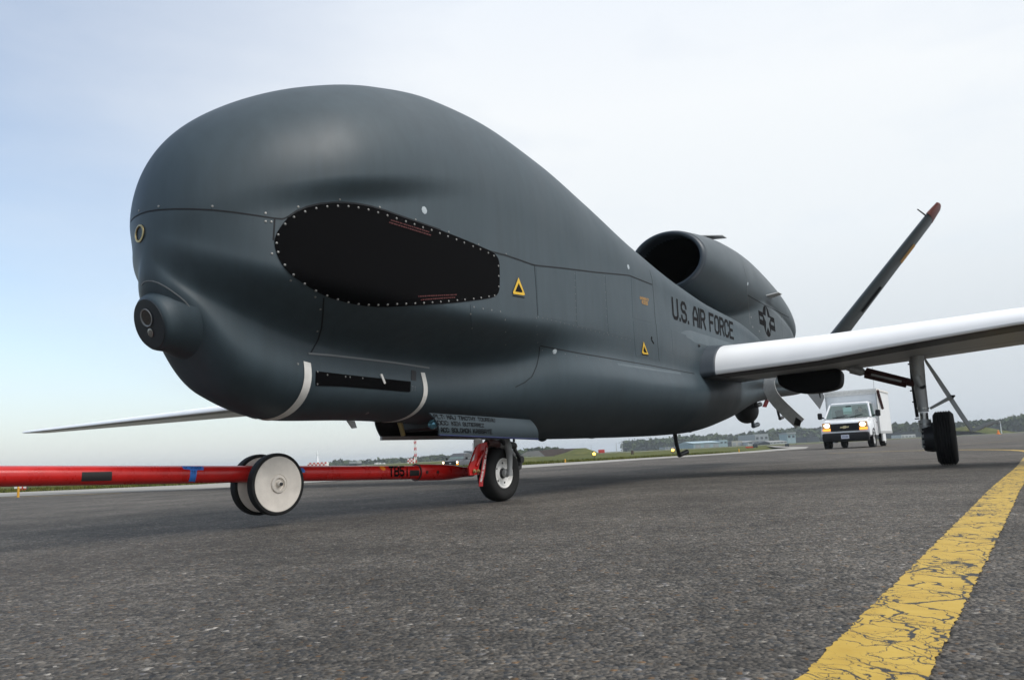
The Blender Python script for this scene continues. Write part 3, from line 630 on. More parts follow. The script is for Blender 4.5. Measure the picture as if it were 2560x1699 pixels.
# --- black side panel of the nose
z2 = lambda *p: Z(650, 450, 2.413, *p)
pan = z2((85, 380), (95, 330), (125, 280), (160, 235), (200, 200), (260, 168), (330, 148), (400, 137), (470, 133), (550, 137), (640, 155), (760, 190), (880, 232), (1000, 275), (1150, 327), (1280, 380), (1370, 420), (1410, 440), (1435, 470), (1443, 510), (1443, 650), (1437, 680), (1420, 700), (1385, 712), (1300, 725), (1150, 742), (1000, 750), (880, 757), (760, 763), (660, 760), (560, 745), (470, 722), (400, 700), (330, 665), (260, 620), (190, 575), (140, 520), (105, 460))
def chaikin(P, it=2):
    P = [np.array(p, float) for p in P]
    for _ in range(it):
        Q = []
        for a, b in zip(P, P[1:]+P[:1]): Q += [a*.75+b*.25, a*.25+b*.75]
        P = Q
    return [tuple(p) for p in P]
sp_ = plate(chaikin(pan, 1), .005, 'side_panel', 'black', grid=12)
sp_['label'] = 'black oval radome panel on the side of the nose'
fast = z2((203, 225), (150, 267), (108, 331), (99, 382), (108, 436), (148, 513), (201, 571), (268, 624), (336, 665), (403, 695), (468, 717), (531, 735), (592, 745), (653, 750), (711, 751), (768, 750), (824, 747), (879, 745), (933, 743), (986, 741), (1037, 738), (1087, 735), (1135, 731), (1187, 726), (1233, 722), (1286, 717), (1331, 711), (1378, 703), (1412, 697), (1437, 643), (1437, 580), (1435, 519), (1408, 458), (1374, 441), (1326, 419), (1282, 401), (1229, 379), (1182, 360), (1131, 341), (1082, 322), (1032, 303), (980, 287), (929, 268), (877, 251), (821, 233), (766, 215), (709, 197), (651, 180), (591, 168), (531, 160), (467, 158), (403, 161), (337, 172), (270, 192))
dots(fast, .0078, .0085, 'fastener', 'fast', sp_)
def broken_line(p0, p1, n, name, th):
    mbp = MB()
    p0 = np.array(p0); p1 = np.array(p1); t = 0.
    segs = []
    while t < 1:
        ln = rng.uniform(.02, .06); segs.append((t, min(1, t+ln))); t += ln+rng.uniform(.008, .02)
    for a, b in segs:
        A, B = p0+(p1-p0)*a, p0+(p1-p0)*b; nrm = np.array((-(p1-p0)[1], (p1-p0)[0])); nrm = nrm/np.linalg.norm(nrm)*th/2
        H = [hit(*q) for q in (A+nrm, B+nrm, B-nrm, A-nrm)]
        if all(H): mbp.add([h[0]+h[1]*.0075 for h in H], [(0, 1, 2, 3)])
    return part(mbp, name, 'redink', sp_, fix=False)
for a, b in (((785, 243), (1015, 315)), ((775, 257), (1028, 335)), ((950, 702), (1182, 692)), ((965, 722), (1172, 708))):
    broken_line(z2(a)[0], z2(b)[0], 20, 'warning_text', 2.6)
# --- skin seams
z1_ = lambda *p: Z(300, 450, 2.4117, *p)
zA = lambda *p: Z(300, 180, 2.9525, *p); zB = lambda *p: Z(1000, 180, 2.9525, *p); zC = lambda *p: Z(1250, 550, 2.6133, *p)
nose_seam = zA((80, 1105), (92, 1085), (110, 1070), (150, 1048), (200, 1031), (280, 1018), (400, 1011), (520, 1011), (680, 1018), (840, 1035), (1000, 1058), (1140, 1080), (1200, 1085), (1240, 1070))
ribbon(nose_seam, .0085, .0012, 'seam', 'seam')
ribbon(zA((1240, 1070), (1300, 1028), (1380, 995), (1470, 972), (1560, 963), (1640, 962), (1740, 970), (1850, 992), (1960, 1024), (2100, 1074), (2362, 1165)), .010, .006, 'seam', 'seam')
ribbon(zB((0, 1066), (150, 1116), (300, 1172), (450, 1232), (600, 1298), (680, 1327), (780, 1352), (880, 1386), (990, 1425), (1200, 1447), (1450, 1478), (1690, 1500), (1860, 1568)), .010, .003, 'seam', 'seam')
ribbon(zA((1142, 1085), (1136, 1180), (1133, 1240)), .009, .0015, 'seam', 'seam')
ribbon(z1_((1228, 710), (1224, 800), (1215, 890), (1195, 960), (1165, 1015), (1150, 1040)), .009, .0015, 'seam', 'seam')
ribbon(zC((262, 820), (500, 866), (760, 910), (1000, 952), (1270, 1003)), .009, .0015, 'seam', 'seam')
ribbon(zC((258, 826), (255, 880), (240, 950), (210, 1020), (160, 1060), (100, 1090)), .008, .0015, 'seam', 'seam')
ribbon(zC((225, 300), (236, 450), (246, 625)), .005, .0015, 'seam', 'seam')
ribbon(zC((978, 330), (992, 380), (997, 420), (1005, 520), (1013, 640), (1022, 700), (1030, 800), (1040, 920)), .004, .0012, 'seam', 'seam')
# --- access panels between the seams (thin plates with open joints)
for q in ([(234, 308), (484, 332), (495, 668), (252, 628)], [(492, 334), (678, 352), (700, 735), (502, 690)],
          [(686, 353), (848, 368), (868, 778), (708, 738)], [(856, 372), (985, 428), (1003, 672), (868, 640)], [(870, 660), (1014, 696), (1036, 918), (886, 890)]):
    plate(zC(*q), .0011, 'access_panel', 'skin', grid=16, thick=.003)
for q in ([(0, 590), (36, 600), (38, 760), (0, 745)], [(1120, 720), (1220, 752), (1228, 905), (1132, 880)]):
    plate(zC(*q), .0010, 'access_panel', 'skin', grid=12, thick=.003)
plate(z2((1268, 752), (1478, 784), (1484, 990), (1280, 975)), .002, 'access_panel', 'skin', grid=12, thick=.003)
row = []
for (a, b, n) in (((250, 632), (850, 785), 22), ((330, 322), (970, 410), 0), ((275, 850), (1250, 1010), 14), ((488, 350), (498, 660), 8), ((682, 365), (702, 735), 8), ((236, 640), (246, 800), 4)):
    for k in range(n): row.append(zC((a[0]+(b[0]-a[0])*k/(n-1), a[1]+(b[1]-a[1])*k/(n-1)))[0])
dots(row, .0055, .0025, 'fastener', 'fast2')
dots(zA((284, 992), (681, 991), (1074, 1042), (1117, 1106), (1121, 1341), (140, 1024), (1316, 996), (1622, 942), (1918, 998), (2182, 1090), (1260, 1539))+zB((360, 1180), (580, 1272), (782, 1342))+z1_((1177, 705), (1208, 779), (1190, 911), (1073, 1108), (415, 833))+z2((1290, 765), (1345, 776), (1397, 784), (1450, 793), (1270, 808), (1478, 842), (1278, 893), (1480, 915), (1480, 993), (34, 250)), .0068, .003, 'fastener', 'fast')
for p in (zA((2246, 1020)), zB((1685, 1438)), zC((357, 856)), Z(1550, 500, 3.137, (1002, 657))):
    dots(p, .026, .002, 'round_cover', 'dot')
dots(zC((1298, 820)), .018, .02, 'probe', 'dark')
# --- nose camera
h = hit(350, 584); c, n = h
part(MB().lathe([(.036, -.004), (.050, .002), (.050, .006), (.040, .008), (.037, .004), (.036, -.05)], c, n, 28, caps=False), 'nose_camera', 'brass', angle=40, fix=False)
part(MB().lathe([(.0365, .0035), (.035, -.03), (.02, -.034), (.001, -.035)], c, n, 24, caps=False), 'camera_lens', 'lens', bpy.data.objects['nose_camera'], angle=40, fix=False)
# --- chin sensor turret
tc_, tn = hit(415, 795)
base = on_y(424, 800, .03); face = on_y(385, 790, .03)
ax = Vector((.95, -.02, -.30)).normalized(); bc = L(-3.035, .0, 1.19)
prof = [(.225, -.07), (.195, -.025), (.172, .005), (.157, .035), (.149, .060), (.141, .080), (.130, .090), (.116, .094), (.0, .0945)]
tur = part(MB().lathe(prof, bc, ax, 48, caps=False, sx=1.06, up=(0, 0, 1)), 'sensor_turret', 'skin', angle=40, fix=False)
MT['tface'] = mat('turret_face_dark', (.016, .022, .028), .28, spec=.5)
part(MB().lathe([(.130, .091), (.127, .0955), (.110, .0965), (.0, .0965)], bc, ax, 48, caps=False, sx=1.06, up=(0, 0, 1)), 'turret_face', 'tface', tur, angle=30, fix=False)
upv = (Vector((0, 0, 1))-ax*ax.z).normalized(); sv = ax.cross(upv)
fc = bc+ax*.0975
part(MB().lathe([(.042, .001), (.050, .003), (.048, .007), (.043, .005), (.0415, -.03)], fc+upv*.035, ax, 28, caps=False), 'lens_ring', 'fork', tur, angle=40, fix=False)
part(MB().lathe([(.042, .001), (.036, .0015), (.02, .002), (.001, .002)], fc+upv*.035, ax, 24, caps=False), 'lens', 'lens', tur, angle=60, fix=False)
part(MB().lathe([(.020, .001), (.024, .003), (.020, .005), (.001, .004)], fc-upv*.048, ax, 20, caps=False), 'lens', 'lens2', tur, angle=40, fix=False)
rim = Z(310, 660, 6.535, (290, 340), (320, 295), (380, 272), (460, 275), (560, 305), (680, 370), (800, 450), (920, 540), (1010, 620), (1070, 700), (1105, 790), (1110, 900), (1090, 1060), (1040, 1180), (980, 1300), (900, 1390), (800, 1450))
ribbon(rim, .006, .003, 'turret_flange', 'fast2', tur)
# --- white strips round the radar pod and its fittings
zS = z2
st1 = [(1, .99)]
def hoop(s, w, name, m, z_hi=.985, parent=None, eps=.004, both=True):
    P = body_sections(SN, FT, [s-w/2, s+w/2], S0, counts=(40, 16, 20, 14, 60), tuck=True)
    keep = [i for i in range(P.shape[1]) if P[0, i, 1] <= z_hi]
    ring = lambda k, sc: [Vector((-(s+(k-.5)*w), P[k, i, 0], P[k, i, 1])) for i in keep]
    a, b = ring(0, 1), ring(1, 1)
    if both: a = a+[Vector((v.x, -v.y, v.z)) for v in a[::-1][1:]]; b = b+[Vector((v.x, -v.y, v.z)) for v in b[::-1][1:]]
    mb = MB(); V = []; n = len(a)
    for q in (a, b):
        for i in range(n):
            t = (q[min(i+1, n-1)]-q[max(i-1, 0)]).normalized(); nr = t.cross(Vector((1, 0, 0))).normalized()
            if nr.dot(Vector((0, q[i].y, q[i].z-.95))) < 0: nr = -nr
            V.append(q[i]+nr*eps)
    mb.add(V, [(i, i+1, n+i+1, n+i) for i in range(n-1)])
    return part(mb, name, m, parent, angle=180)
h1 = hit(*z2((282, 1100))[0]); h2 = hit(*z2((984, 1180))[0])
s1, s2 = -h1[0].x, -h2[0].x
hoop(s1, .055, 'white_strip', 'strip'); hoop(s2, .045, 'white_strip', 'strip')
ribbon(z2((290, 1046), (420, 1056), (600, 1076), (800, 1100), (1020, 1133)), .012, .004, 'pod_joint', 'fast2')
plate(z2((336, 1152), (420, 1162), (620, 1185), (908, 1215), (905, 1278), (700, 1260), (500, 1244), (334, 1238)), .004, 'black_pod_panel', 'black', grid=10)
plate(z2((722, 1172), (733, 1170), (755, 1226), (745, 1230)), .008, 'white_tape', 'strip', grid=4)
dots(z2((346, 1156), (405, 1175), (514, 1186), (541, 1188), (617, 1195), (345, 1230)), .006, .006, 'fastener', 'fast')
dots(z2((645, 1405)), .014, .003, 'round_cover', 'fast')
plate(z2((912, 1146), (942, 1150), (940, 1210), (910, 1206)), .0025, 'access_panel', 'near_black', grid=8, thick=.003)
writing('7 1', z2((914, 1240), (940, 1242), (938, 1272), (914, 1270)), 'stencil_text', 'fast2', th=.9)
# --- markings
zD = lambda *p: Z(1550, 500, 3.137, *p)
letters('U.S. AIR FORCE', zD((402, 757), (884, 957), (893, 1097), (413, 931)), 'letter', 'dink', th=1.15, eps=.0028)
writing('EMERGENCY', zC((911, 499), (969, 514), (970, 531), (912, 517)), 'stencil_text', 'yel2', th=1.1, eps=.005)
writing('ACCESS', zC((923, 524), (962, 534), (963, 558), (924, 546)), 'stencil_text', 'yel2', th=1.1, eps=.005)
def hazard(tri, inner, fig, base=None):
    H = lambda pts: pts
    poly_mark(tri+[tri[0]]+[inner[0]]+inner[:0:-1]+[inner[0]] if False else tri, lambda p: p, 'warning_triangle', 'yel', sub=6, eps=.006)
    t = bpy.data.objects[[o.name for o in bpy.data.objects if o.name.startswith('warning_triangle')][-1]]
    poly_mark(inner, lambda p: p, 'triangle_field', 'dink', t, sub=5, eps=.0075)
    poly_mark(fig, lambda p: p, 'triangle_symbol', 'ink', t, sub=None, eps=.009)
hazard(z2((1556, 588), (1597, 697), (1519, 686)), z2((1556, 622), (1582, 680), (1535, 672)), z2((1555, 640), (1562, 650), (1565, 676), (1548, 673), (1549, 650)))
hazard(zC((935, 793), (967, 879), (923, 872)), zC((937, 822), (956, 866), (932, 862)), zC((938, 836), (944, 864), (936, 862)))
writing('NO STEP', z2((1523, 692), (1595, 704), (1595, 712), (1523, 700)), 'stencil_text', 'dink', th=.9, eps=.003) if False else None
ribbon(z2((1523, 697), (1594, 709)), .006, .003, 'stencil_line', 'dink'); ribbon(zC((925, 877), (968, 884)), .006, .006, 'stencil_line', 'dink')
dots(zC((990, 770)), .018, .0045, 'stencil_mark', 'dink'); ribbon(zC((988, 780), (1004, 806)), .014, .0045, 'stencil_mark', 'dink')
plate(chaikin(zC((1175, 735), (1230, 715), (1290, 735), (1350, 752), (1420, 775), (1500, 800), (1535, 815), (1500, 850), (1400, 838), (1330, 810), (1270, 800), (1235, 770), (1195, 760)), 1), .0006, 'touch_up_patch', 'touch', grid=9, thick=.002)
ribbon(zC((770, 940), (900, 960), (1060, 985), (1180, 1000)), .028, .0006, 'touch_up_patch', 'touch')
# roundel on the nacelle
cx, cy = 1152, 950; ex, ey = np.array((30.5, 15.5)), np.array((-13., -122.))
def rmap(p): q = np.array((cx, cy))+ex*p[0]+ey*p[1]; return zD(q)[0]
circ = [(math.cos(t), math.sin(t)) for t in np.linspace(0, 2*math.pi, 40)[:-1]]
star = [(math.cos(math.pi/2+k*math.pi/5)*(1 if k % 2 == 0 else .382), math.sin(math.pi/2+k*math.pi/5)*(1 if k % 2 == 0 else .382)) for k in range(10)]
MT['skin_mark'] = mat('grey_paint_mark', (.058, .075, .084), .42)
def rmark(pts, m, eps, nm, par): return plate([tuple(rmap(p)) for p in pts], eps, nm, m, par, grid=4, thick=.002, exact=True)
ro = rmark(circ, 'dink', .002, 'roundel', nac)
rmark(star, 'skin_mark', .0065, 'roundel_star', ro)
for sx_ in (-1, 1):
    rmark([(sx_*1.02, .14), (sx_*2, .14), (sx_*2, .45), (sx_*.95, .45)], 'dink', .0022, 'roundel_bar', ro)
    rmark([(sx_*.98, -.42), (sx_*2, -.42), (sx_*2, -.08), (sx_*1.02, -.08)], 'dink', .0022, 'roundel_bar', ro)
    rmark([(sx_*2, -.42), (sx_*2, .45), (sx_*1.88, .45), (sx_*1.88, -.42)], 'dink', .0036, 'roundel_bar', ro)
ribbon(zD((1000, 745), (1120, 815), (1230, 870), (1325, 920)), .012, .002, 'seam', 'seam', nac)
ribbon(zD((965, 500), (990, 600), (1000, 745), (1010, 860), (1020, 975)), .008, .002, 'seam', 'fast2', nac)
ribbon(zD((1265, 890), (1278, 1090)), .008, .002, 'seam', 'fast2', nac)
dots(zD((1028, 918), (1040, 995), (1092, 1028), (1302, 840)), .018, .003, 'round_cover', 'fast2', nac)
# nacelle fins (small blades)
def blade(px_root0, px_root1, out, th, name, m, parent=None):
    a, b = hit(*px_root0), hit(*px_root1)
    if not a or not b: return
    A, B = a[0], b[0]; o = Vector(out); t = (B-A).normalized().cross(o).normalized()*th
    part(MB().prism([A-o*.15, B-o*.15, B+o-(B-A)*.05, A+o+(B-A)*.35], t), name, m, parent, smooth=False)
q_ = hit(*zD((1165, 765))[0])
if q_: part(MB().prism([q_[0]+Vector(v) for v in ((.16, -.02, .02), (-.16, -.02, .02), (-.20, .17, .07), (.02, .17, .07))], (0, .004, -.014)), 'nacelle_fin', 'under', nac, smooth=False)
part(MB().prism([L(5.75, .16, 3.49), L(6.1, .16, 3.50), L(6.22, .42, 3.50), L(6.02, .42, 3.50)], (0, 0, .012)), 'nacelle_fin', 'under', nac, smooth=False)

# --- wings : airfoil loft with a separate leading edge
def airfoil(nu=14):
    xs_ = (1-np.cos(np.linspace(0, np.pi, nu)))/2
    th = lambda x: 5*(.2969*np.sqrt(x)-.126*x-.3516*x**2+.2843*x**3-.1036*x**4)
    return xs_, th
YK = [.60, .85, 2, 3, 4, 6, 10, 20]
def LEs(y): return 3.75+.124*(abs(y)-.72)
def wz(y): return np.interp(abs(y), YK, [1.19, 1.20, 1.26, 1.364, 1.455, 1.51, 1.555, 1.70])        # underside at the nose
def wh(y): return np.interp(abs(y), YK, [.41, .40, .355, .295, .245, .215, .17, .075])            # depth of the section
def wte(y): return np.interp(abs(y), YK, [1.26, 1.26, 1.285, 1.34, 1.405, 1.47, 1.53, 1.70])
def chord(y): return np.interp(abs(y), [.7, 5, 19.95], [1.92, 1.70, .62])
UX = pchip([0, .004, .015, .04, .09, .17, .28, .45, .7, 1.0], [.14, .27, .43, .61, .79, .93, 1.0, .95, .62, .10])
LX = pchip([0, .004, .015, .04, .09, .17, .3, .6, 1.0], [.14, .075, .03, .005, -.01, -.015, -.02, .0, .0])
def wing_ring(y, x0, x1, top, n=10, grow=0., sg=1, ds=0.):
    c = chord(y)+grow; h_ = wh(y)+grow*.9; xx = x0+(x1-x0)*(np.linspace(0, 1, n)**2.2 if x0 == 0 else np.linspace(0, 1, n))
    base = wz(y)-grow*.45+(wte(y)-wz(y))*xx
    return [L(LEs(y)-grow+x*c+ds, sg*y, b+h_*q) for x, b, q in zip(xx, base, (UX if top > 0 else LX)(xx))]
ysA = np.r_[np.linspace(.70, 2, 5), np.linspace(2.4, 19.6, 34), 19.85, 19.95]
for sg in (1, -1):
    rw_, rl, rb = [], [], []
    for y in ysA:
        rw_.append(wing_ring(y, 0, .012, -1, 6, 0, sg)[::-1]+wing_ring(y, 0, 1, 1, 26, 0, sg)[1:])     # white: upper skin and the nose
        rb.append(wing_ring(y, .012, .26, -1, 12, 0, sg))                                               # black band under the nose
        rl.append(wing_ring(y, .26, 1, -1, 12, 0, sg)+[wing_ring(y, .99, 1, 1, 2, 0, sg)[-1]])         # grey underside and trailing edge
    w_ = part(MB().loft(rl, caps=False, closed=False), 'wing', 'under', angle=60, fix=False); w_['label'] = 'left wing reaching over the main wheel' if sg > 0 else 'right wing seen beyond the nose'
    part(MB().loft(rb, caps=False, closed=False), 'leading_edge_band', 'near_black', w_, angle=180, fix=False)
    part(MB().loft(rw_, caps=False, closed=False), 'upper_skin', 'white', w_, angle=180, fix=False)
    gl = [wing_ring(y, 0, 1, 1, 20, g_, sg)[::-1]+wing_ring(y, 0, 1, -1, 20, g_, sg)[1:] for y, g_ in ((.55, .06), (.66, .036), (.74, .022), (.82, .014), (.845, .010), (.85, .003))]
    part(MB().loft(gl, caps=True), 'wing_glove', 'glove', w_, angle=60)
    fl = [[p-Vector((0, 0, .004)) for p in wing_ring(y, .70, .712, -1, 2, 0, sg)] for y in np.linspace(1.2, 19, 30)]
    part(MB().loft(fl, caps=False, closed=False), 'flap_joint', 'dark', w_, angle=180, fix=False)
    tipr = wing_ring(19.95, 0, 1, 1, 20, 0, sg)[::-1]+wing_ring(19.95, 0, 1, -1, 20, 0, sg)[1:]
    part(MB().loft([tipr, [sum(tipr, Vector())/len(tipr)+(p-sum(tipr, Vector())/len(tipr))*.4+Vector((0, sg*.07, 0)) for p in tipr]]), 'wing_tip', 'white', w_, angle=180)
# --- V tail
for sg in (1, -1):
    base_, tip = L(10.0, sg*.35, 1.50), L(11.0, sg*3.05, 4.70)
    r_ = []
    dv = (tip-base_).normalized(); nrm = Vector((0, -sg*dv.z, abs(dv.y))).normalized()
    for t in np.linspace(0, 1, 14):
        p = base_.lerp(tip, t); c = 1.35+(.80-1.35)*t; k = 1.0 if t < .97 else .7
        ring = []
        for a in np.linspace(0, 2*math.pi, 25)[:-1]:
            x = (1-math.cos(a))/2; th = 5*(.2969*math.sqrt(x)-.126*x-.3516*x**2+.2843*x**3-.1036*x**4)*.125*c*k
            ring.append(p+Vector((-x*c*k-(1-k)*c*.3, 0, 0))+nrm*th*(1 if a < math.pi else -1))
        r_.append(ring)
    tl = part(MB().loft(r_), 'tail_fin', MT['nacelle'], angle=50)
    if sg > 0:
        tl['label'] = 'dark tail fin with red tip above the left wing'
        k = 11
        rr2 = [[p+(p-sum(r, Vector())/len(r))*.06 for p in r] for r in (r_[-2], r_[-1])]
        a_ = [r_[-2][i].lerp(r_[-1][i], .15) for i in range(24)]; 
        out = [[q+(q-sum(rg, Vector())/24)*.10 for q in rg] for rg in (a_, r_[-1])]
        part(MB().loft([[q for q in rg] for rg in out]+[[q+dv*.03 for q in [p.lerp(sum(r_[-1], Vector())/24, .3) for p in r_[-1]]]]), 'fin_tip', mat('red_tip', (.14, .035, .025), .55), tl, angle=40)
        e0 = r_[-2][0]
        part(MB().cyl(e0+Vector((0, 0, 0)), e0+Vector((.03, -.13, .15)), .016, .012, 8), 'static_probe', 'dark', tl)
        for t0, t1 in ((.42, .56), (.70, .80)):
            A = base_.lerp(tip, t0); B = base_.lerp(tip, t1); n_o = -nrm if (-nrm).y > 0 else nrm
            V = [A+Vector((-.35, 0, 0))+n_o*.078, B+Vector((-.35, 0, 0))+n_o*.07, B+Vector((-.6, 0, 0))+n_o*.068, A+Vector((-.6, 0, 0))+n_o*.076]
            part(MB().add(V, [(0, 1, 2, 3)]), 'fin_marking', 'ink' if t0 < .6 else 'yel2', tl, fix=False)

# --- nose gear, its doors and the things under the belly
z8 = lambda *p: Z(1050, 980, 5.226, *p)
z7 = lambda *p: Z(900, 950, 4.726, *p)
z6 = lambda *p: Z(2000, 800, 3.92, *p)
z5 = lambda *p: Z(1650, 850, 3.938, *p)
def wheel(parent, c, Rr, W, rim_r, yaw=0., rim_m='rim', grooves=0, name='tyre', spin=1):
    ax_ = Vector((-math.sin(yaw), math.cos(yaw), 0)); w = W/2
    prof = [(rim_r*.97, -w*.62), (rim_r*1.06, -w*.86), (Rr*.74, -w*1.0), (Rr*.86, -w*.98), (Rr*.95, -w*.78)]
    if grooves:
        g = np.linspace(-w*.62, w*.62, grooves*4+1)
        for i, q in enumerate(g):
            r = Rr*(1-.012*(q/w)**2); prof.append((r-(.012 if i % 4 in (1, 2) and i > 0 else 0), q))
    else: prof += [(Rr*.985, -w*.45), (Rr, 0), (Rr*.985, w*.45)]
    prof += [(Rr*.95, w*.78), (Rr*.86, w*.98), (Rr*.74, w*1.0), (rim_r*1.06, w*.86), (rim_r*.97, w*.62)]
    t = part(MB().lathe(prof, c, ax_, 56, caps=False), name, 'rubber', parent, angle=40)
    rp = [(rim_r*1.0, -w*.7), (rim_r*.9, -w*.55), (rim_r*.3, -w*.5), (.02, -w*.5)]
    rq = [(rim_r*1.02, w*.74), (rim_r*.97, w*.80), (rim_r*.90, w*.66), (rim_r*.82, w*.42), (rim_r*.55, w*.36), (rim_r*.42, w*.50), (rim_r*.36, w*.55), (rim_r*.34, w*.3), (.001, w*.28)]
    r_ = part(MB().lathe(rp, c, ax_, 36, caps=False), 'inner_rim', rim_m, parent, angle=40)
    r2 = part(MB().lathe(rq, c, ax_, 48, caps=False), 'rim', rim_m, parent, angle=40)
    return t, r2, ax_
NO = loc(ground(1250, 1252.5)); GY = NO.y
ng = part(MB().tube([L(.02, 0, .42)+NO, L(.02, 0, .62)+NO, L(.05, 0, .95)+NO], [.042, .048, .05], 16), 'nose_gear', 'fork')
NR = .2285; nc = L(0, 0, NR)+NO; ny = R(-3)
tyre, rim_, ax_ = wheel(ng, nc, NR, .150, .122, ny)
mb = MB()
for k in range(5):
    a = 2*math.pi*k/5+.5; mb.lathe([(.008, 0), (.008, .003), (.004, .004), (.0, .004)], nc+ax_*(.032)+Vector((math.cos(a)*.085, 0, math.sin(a)*.085)), ax_, 12)
o = part(mb, 'rim_bolts', 'dark', ng); o['kind'] = 'stuff'
part(MB().lathe([(.040, .02), (.040, .05), (.028, .055), (.0, .056)], nc, ax_, 24), 'hub', 'dark', ng)
part(MB().lathe([(.027, .055), (.034, .06), (.034, .085), (.018, .09), (.016, .10), (.0, .10)], nc, ax_, 24), 'axle_nut', 'fork', ng)
arm = [on_y(*z8(p)[0], .105+GY) for p in ((1172, 1090), (1172, 1000), (1172, 900), (1165, 800), (1150, 720))]
part(MB().tube(arm+[L(.02, .05, .60)+NO], [.026, .022, .024, .028, .034, .036], 12), 'fork_arm', 'fork', ng)
part(MB().tube([arm[2]+Vector((-.02, .0, 0)), arm[4]+Vector((-.03, .0, 0.02))], .009, 8), 'brake_line', 'dark', ng)
part(MB().tube([L(.02, -.05, .60)+NO, L(.02, -.105, .50)+NO, L(0, -.105, .23)+NO], [.036, .03, .024], 10), 'fork_arm', 'fork', ng)
part(MB().box((L(.02, 0, .60)+NO)[:], (.13, .20, .09), bev=.02), 'steering_collar', 'fork', ng)
tl_ = [on_y(*z8(p)[0], .05+GY) for p in ((1225, 740), (1262, 790), (1310, 880), (1300, 980), (1240, 1040))]
part(MB().tube(tl_, [.012, .016, .020, .02, .014], 10), 'torque_link', 'dark', ng)
part(MB().tube([on_y(*z8(p)[0], .03+GY) for p in ((1230, 700), (1290, 830), (1290, 985), (1235, 880))], .011, 8), 'torque_link', 'fork', ng)
part(MB().lathe([(.03, -.02), (.03, .02), (.0, .021)], on_y(*z8((1312, 878))[0], .05+GY), (0, 1, 0), 16), 'link_pin', 'dark', ng)
part(MB().tube([on_y(*z8(p)[0], .06+GY) for p in ((1235, 720), (1245, 700), (1268, 705), (1260, 728))], .005, 6), 'tie_ring', 'steel', ng)
for k, (p0, p1, r) in enumerate((((1050, 660), (1230, 700), .03), ((1040, 690), (1140, 720), .02), ((1180, 760), (1225, 820), .018), ((1090, 640), (1120, 650), .012))):
    part(MB().cyl(on_y(*z8(p0)[0], .07+GY), on_y(*z8(p1)[0], .07+GY), r, r, 10), 'gear_fitting', ('dark', 'fork', 'fork', 'steel')[k], ng)
# doors
def sheetgrid(quad, nu, nv, bulge, th, m, name, parent=None):
    """curved door from four corners tl,tr,br,bl ; bulge outwards along +-y"""
    tl, tr, br, bl = quad; A = []
    for j in range(nv+1):
        v = j/nv; row = []
        for i in range(nu+1):
            u = i/nu; p = (tl*(1-u)+tr*u)*(1-v)+(bl*(1-u)+br*u)*v; row.append(p+Vector((0, bulge*4*v*(1-v), 0)))
        A.append(row)
    V = [p for r in A for p in r]; n = len(V); V += [p-Vector((0, th, 0)) for p in V]; w = nu+1; F = []
    for j in range(nv):
        for i in range(nu):
            a = j*w+i; F += [(a, a+1, a+w+1, a+w), (n+a+w, n+a+w+1, n+a+1, n+a)]
    for i in range(nu): F += [(n+i, n+i+1, i+1, i), (nv*w+i, nv*w+i+1, n+nv*w+i+1, n+nv*w+i)]
    for j in range(nv): F += [(j*w, j*w+w, n+j*w+w, n+j*w), (n+j*w+nu, n+j*w+w+nu, j*w+w+nu, j*w+nu)]
    return part(MB().add(V, F), name, m, parent, angle=45)
dq = [on_y(*z7(a)[0], y) for a, y in (((820, 385), .36), ((2010, 465), .44), ((2105, 690), .46), ((937, 640), .42))]
door = sheetgrid(dq, 16, 8, .03, .012, 'door', 'nose_gear_door'); door['label'] = 'left nose gear door with crew names'
part(MB().tube([dq[3]+Vector((0, -.002, -.004)), dq[2]+Vector((0, -.002, -.004))], .007, 8), 'door_edge', 'blueedge', door)
BVD = bvh_of([door]); sv_bv = BV; BV = BVD
writing('PLT: MAJ TIMOTHY TOUREAU', z7((858, 400), (1592, 452), (1597, 497), (878, 455)), 'crew_names', 'ink', door, th=1.25, eps=.002, space=4)
writing('DCC: KEN GUTIERREZ', z7((905, 472), (1460, 512), (1466, 556), (925, 528)), 'crew_names', 'ink', door, th=1.25, eps=.002, space=4)
writing('ACC: SOLOMON KASSAYE', z7((945, 556), (1556, 578), (1562, 634), (958, 612)), 'crew_names', 'ink', door, th=1.25, eps=.002, space=4)
BV = sv_bv
sdq = [L(-.95, -.36, .72), L(.75, -.42, .70), L(.75, -.40, .53), on_y(*z7((268, 688))[0], -.36)]
sdoor = sheetgrid(sdq, 12, 5, -.02, .014, 'dark', 'nose_gear_door')
part(MB().box(((sdq[3]+sdq[2])/2+Vector((0, .02, .012)))[:], (1.66, .02, .03)), 'door_edge', 'under', sdoor, smooth=False)
lampc = on_y(*z7((855, 520))[0], .33)
lo = part(MB().lathe([(.001, .012), (.022, .008), (.034, 0), (.036, -.02), (.02, -.05)], lampc, (1, .25, 0), 24, caps=False), 'landing_lamp', 'lampblue', fix=False)
part(MB().box(L(-.8, 0, .64)[:], (.10, .40, .10), bev=.02), 'bay_frame', 'dark')
part(MB().cyl(L(-.98, -.1, .70), L(-.93, -.1, .56), .022, .018, 10), 'bay_actuator', MT['brass'])
part(MB().tube([L(-.7, .1, .64), L(-.5, .08, .60), L(-.2, .03, .60)], .018, 8), 'bay_actuator', 'dark')
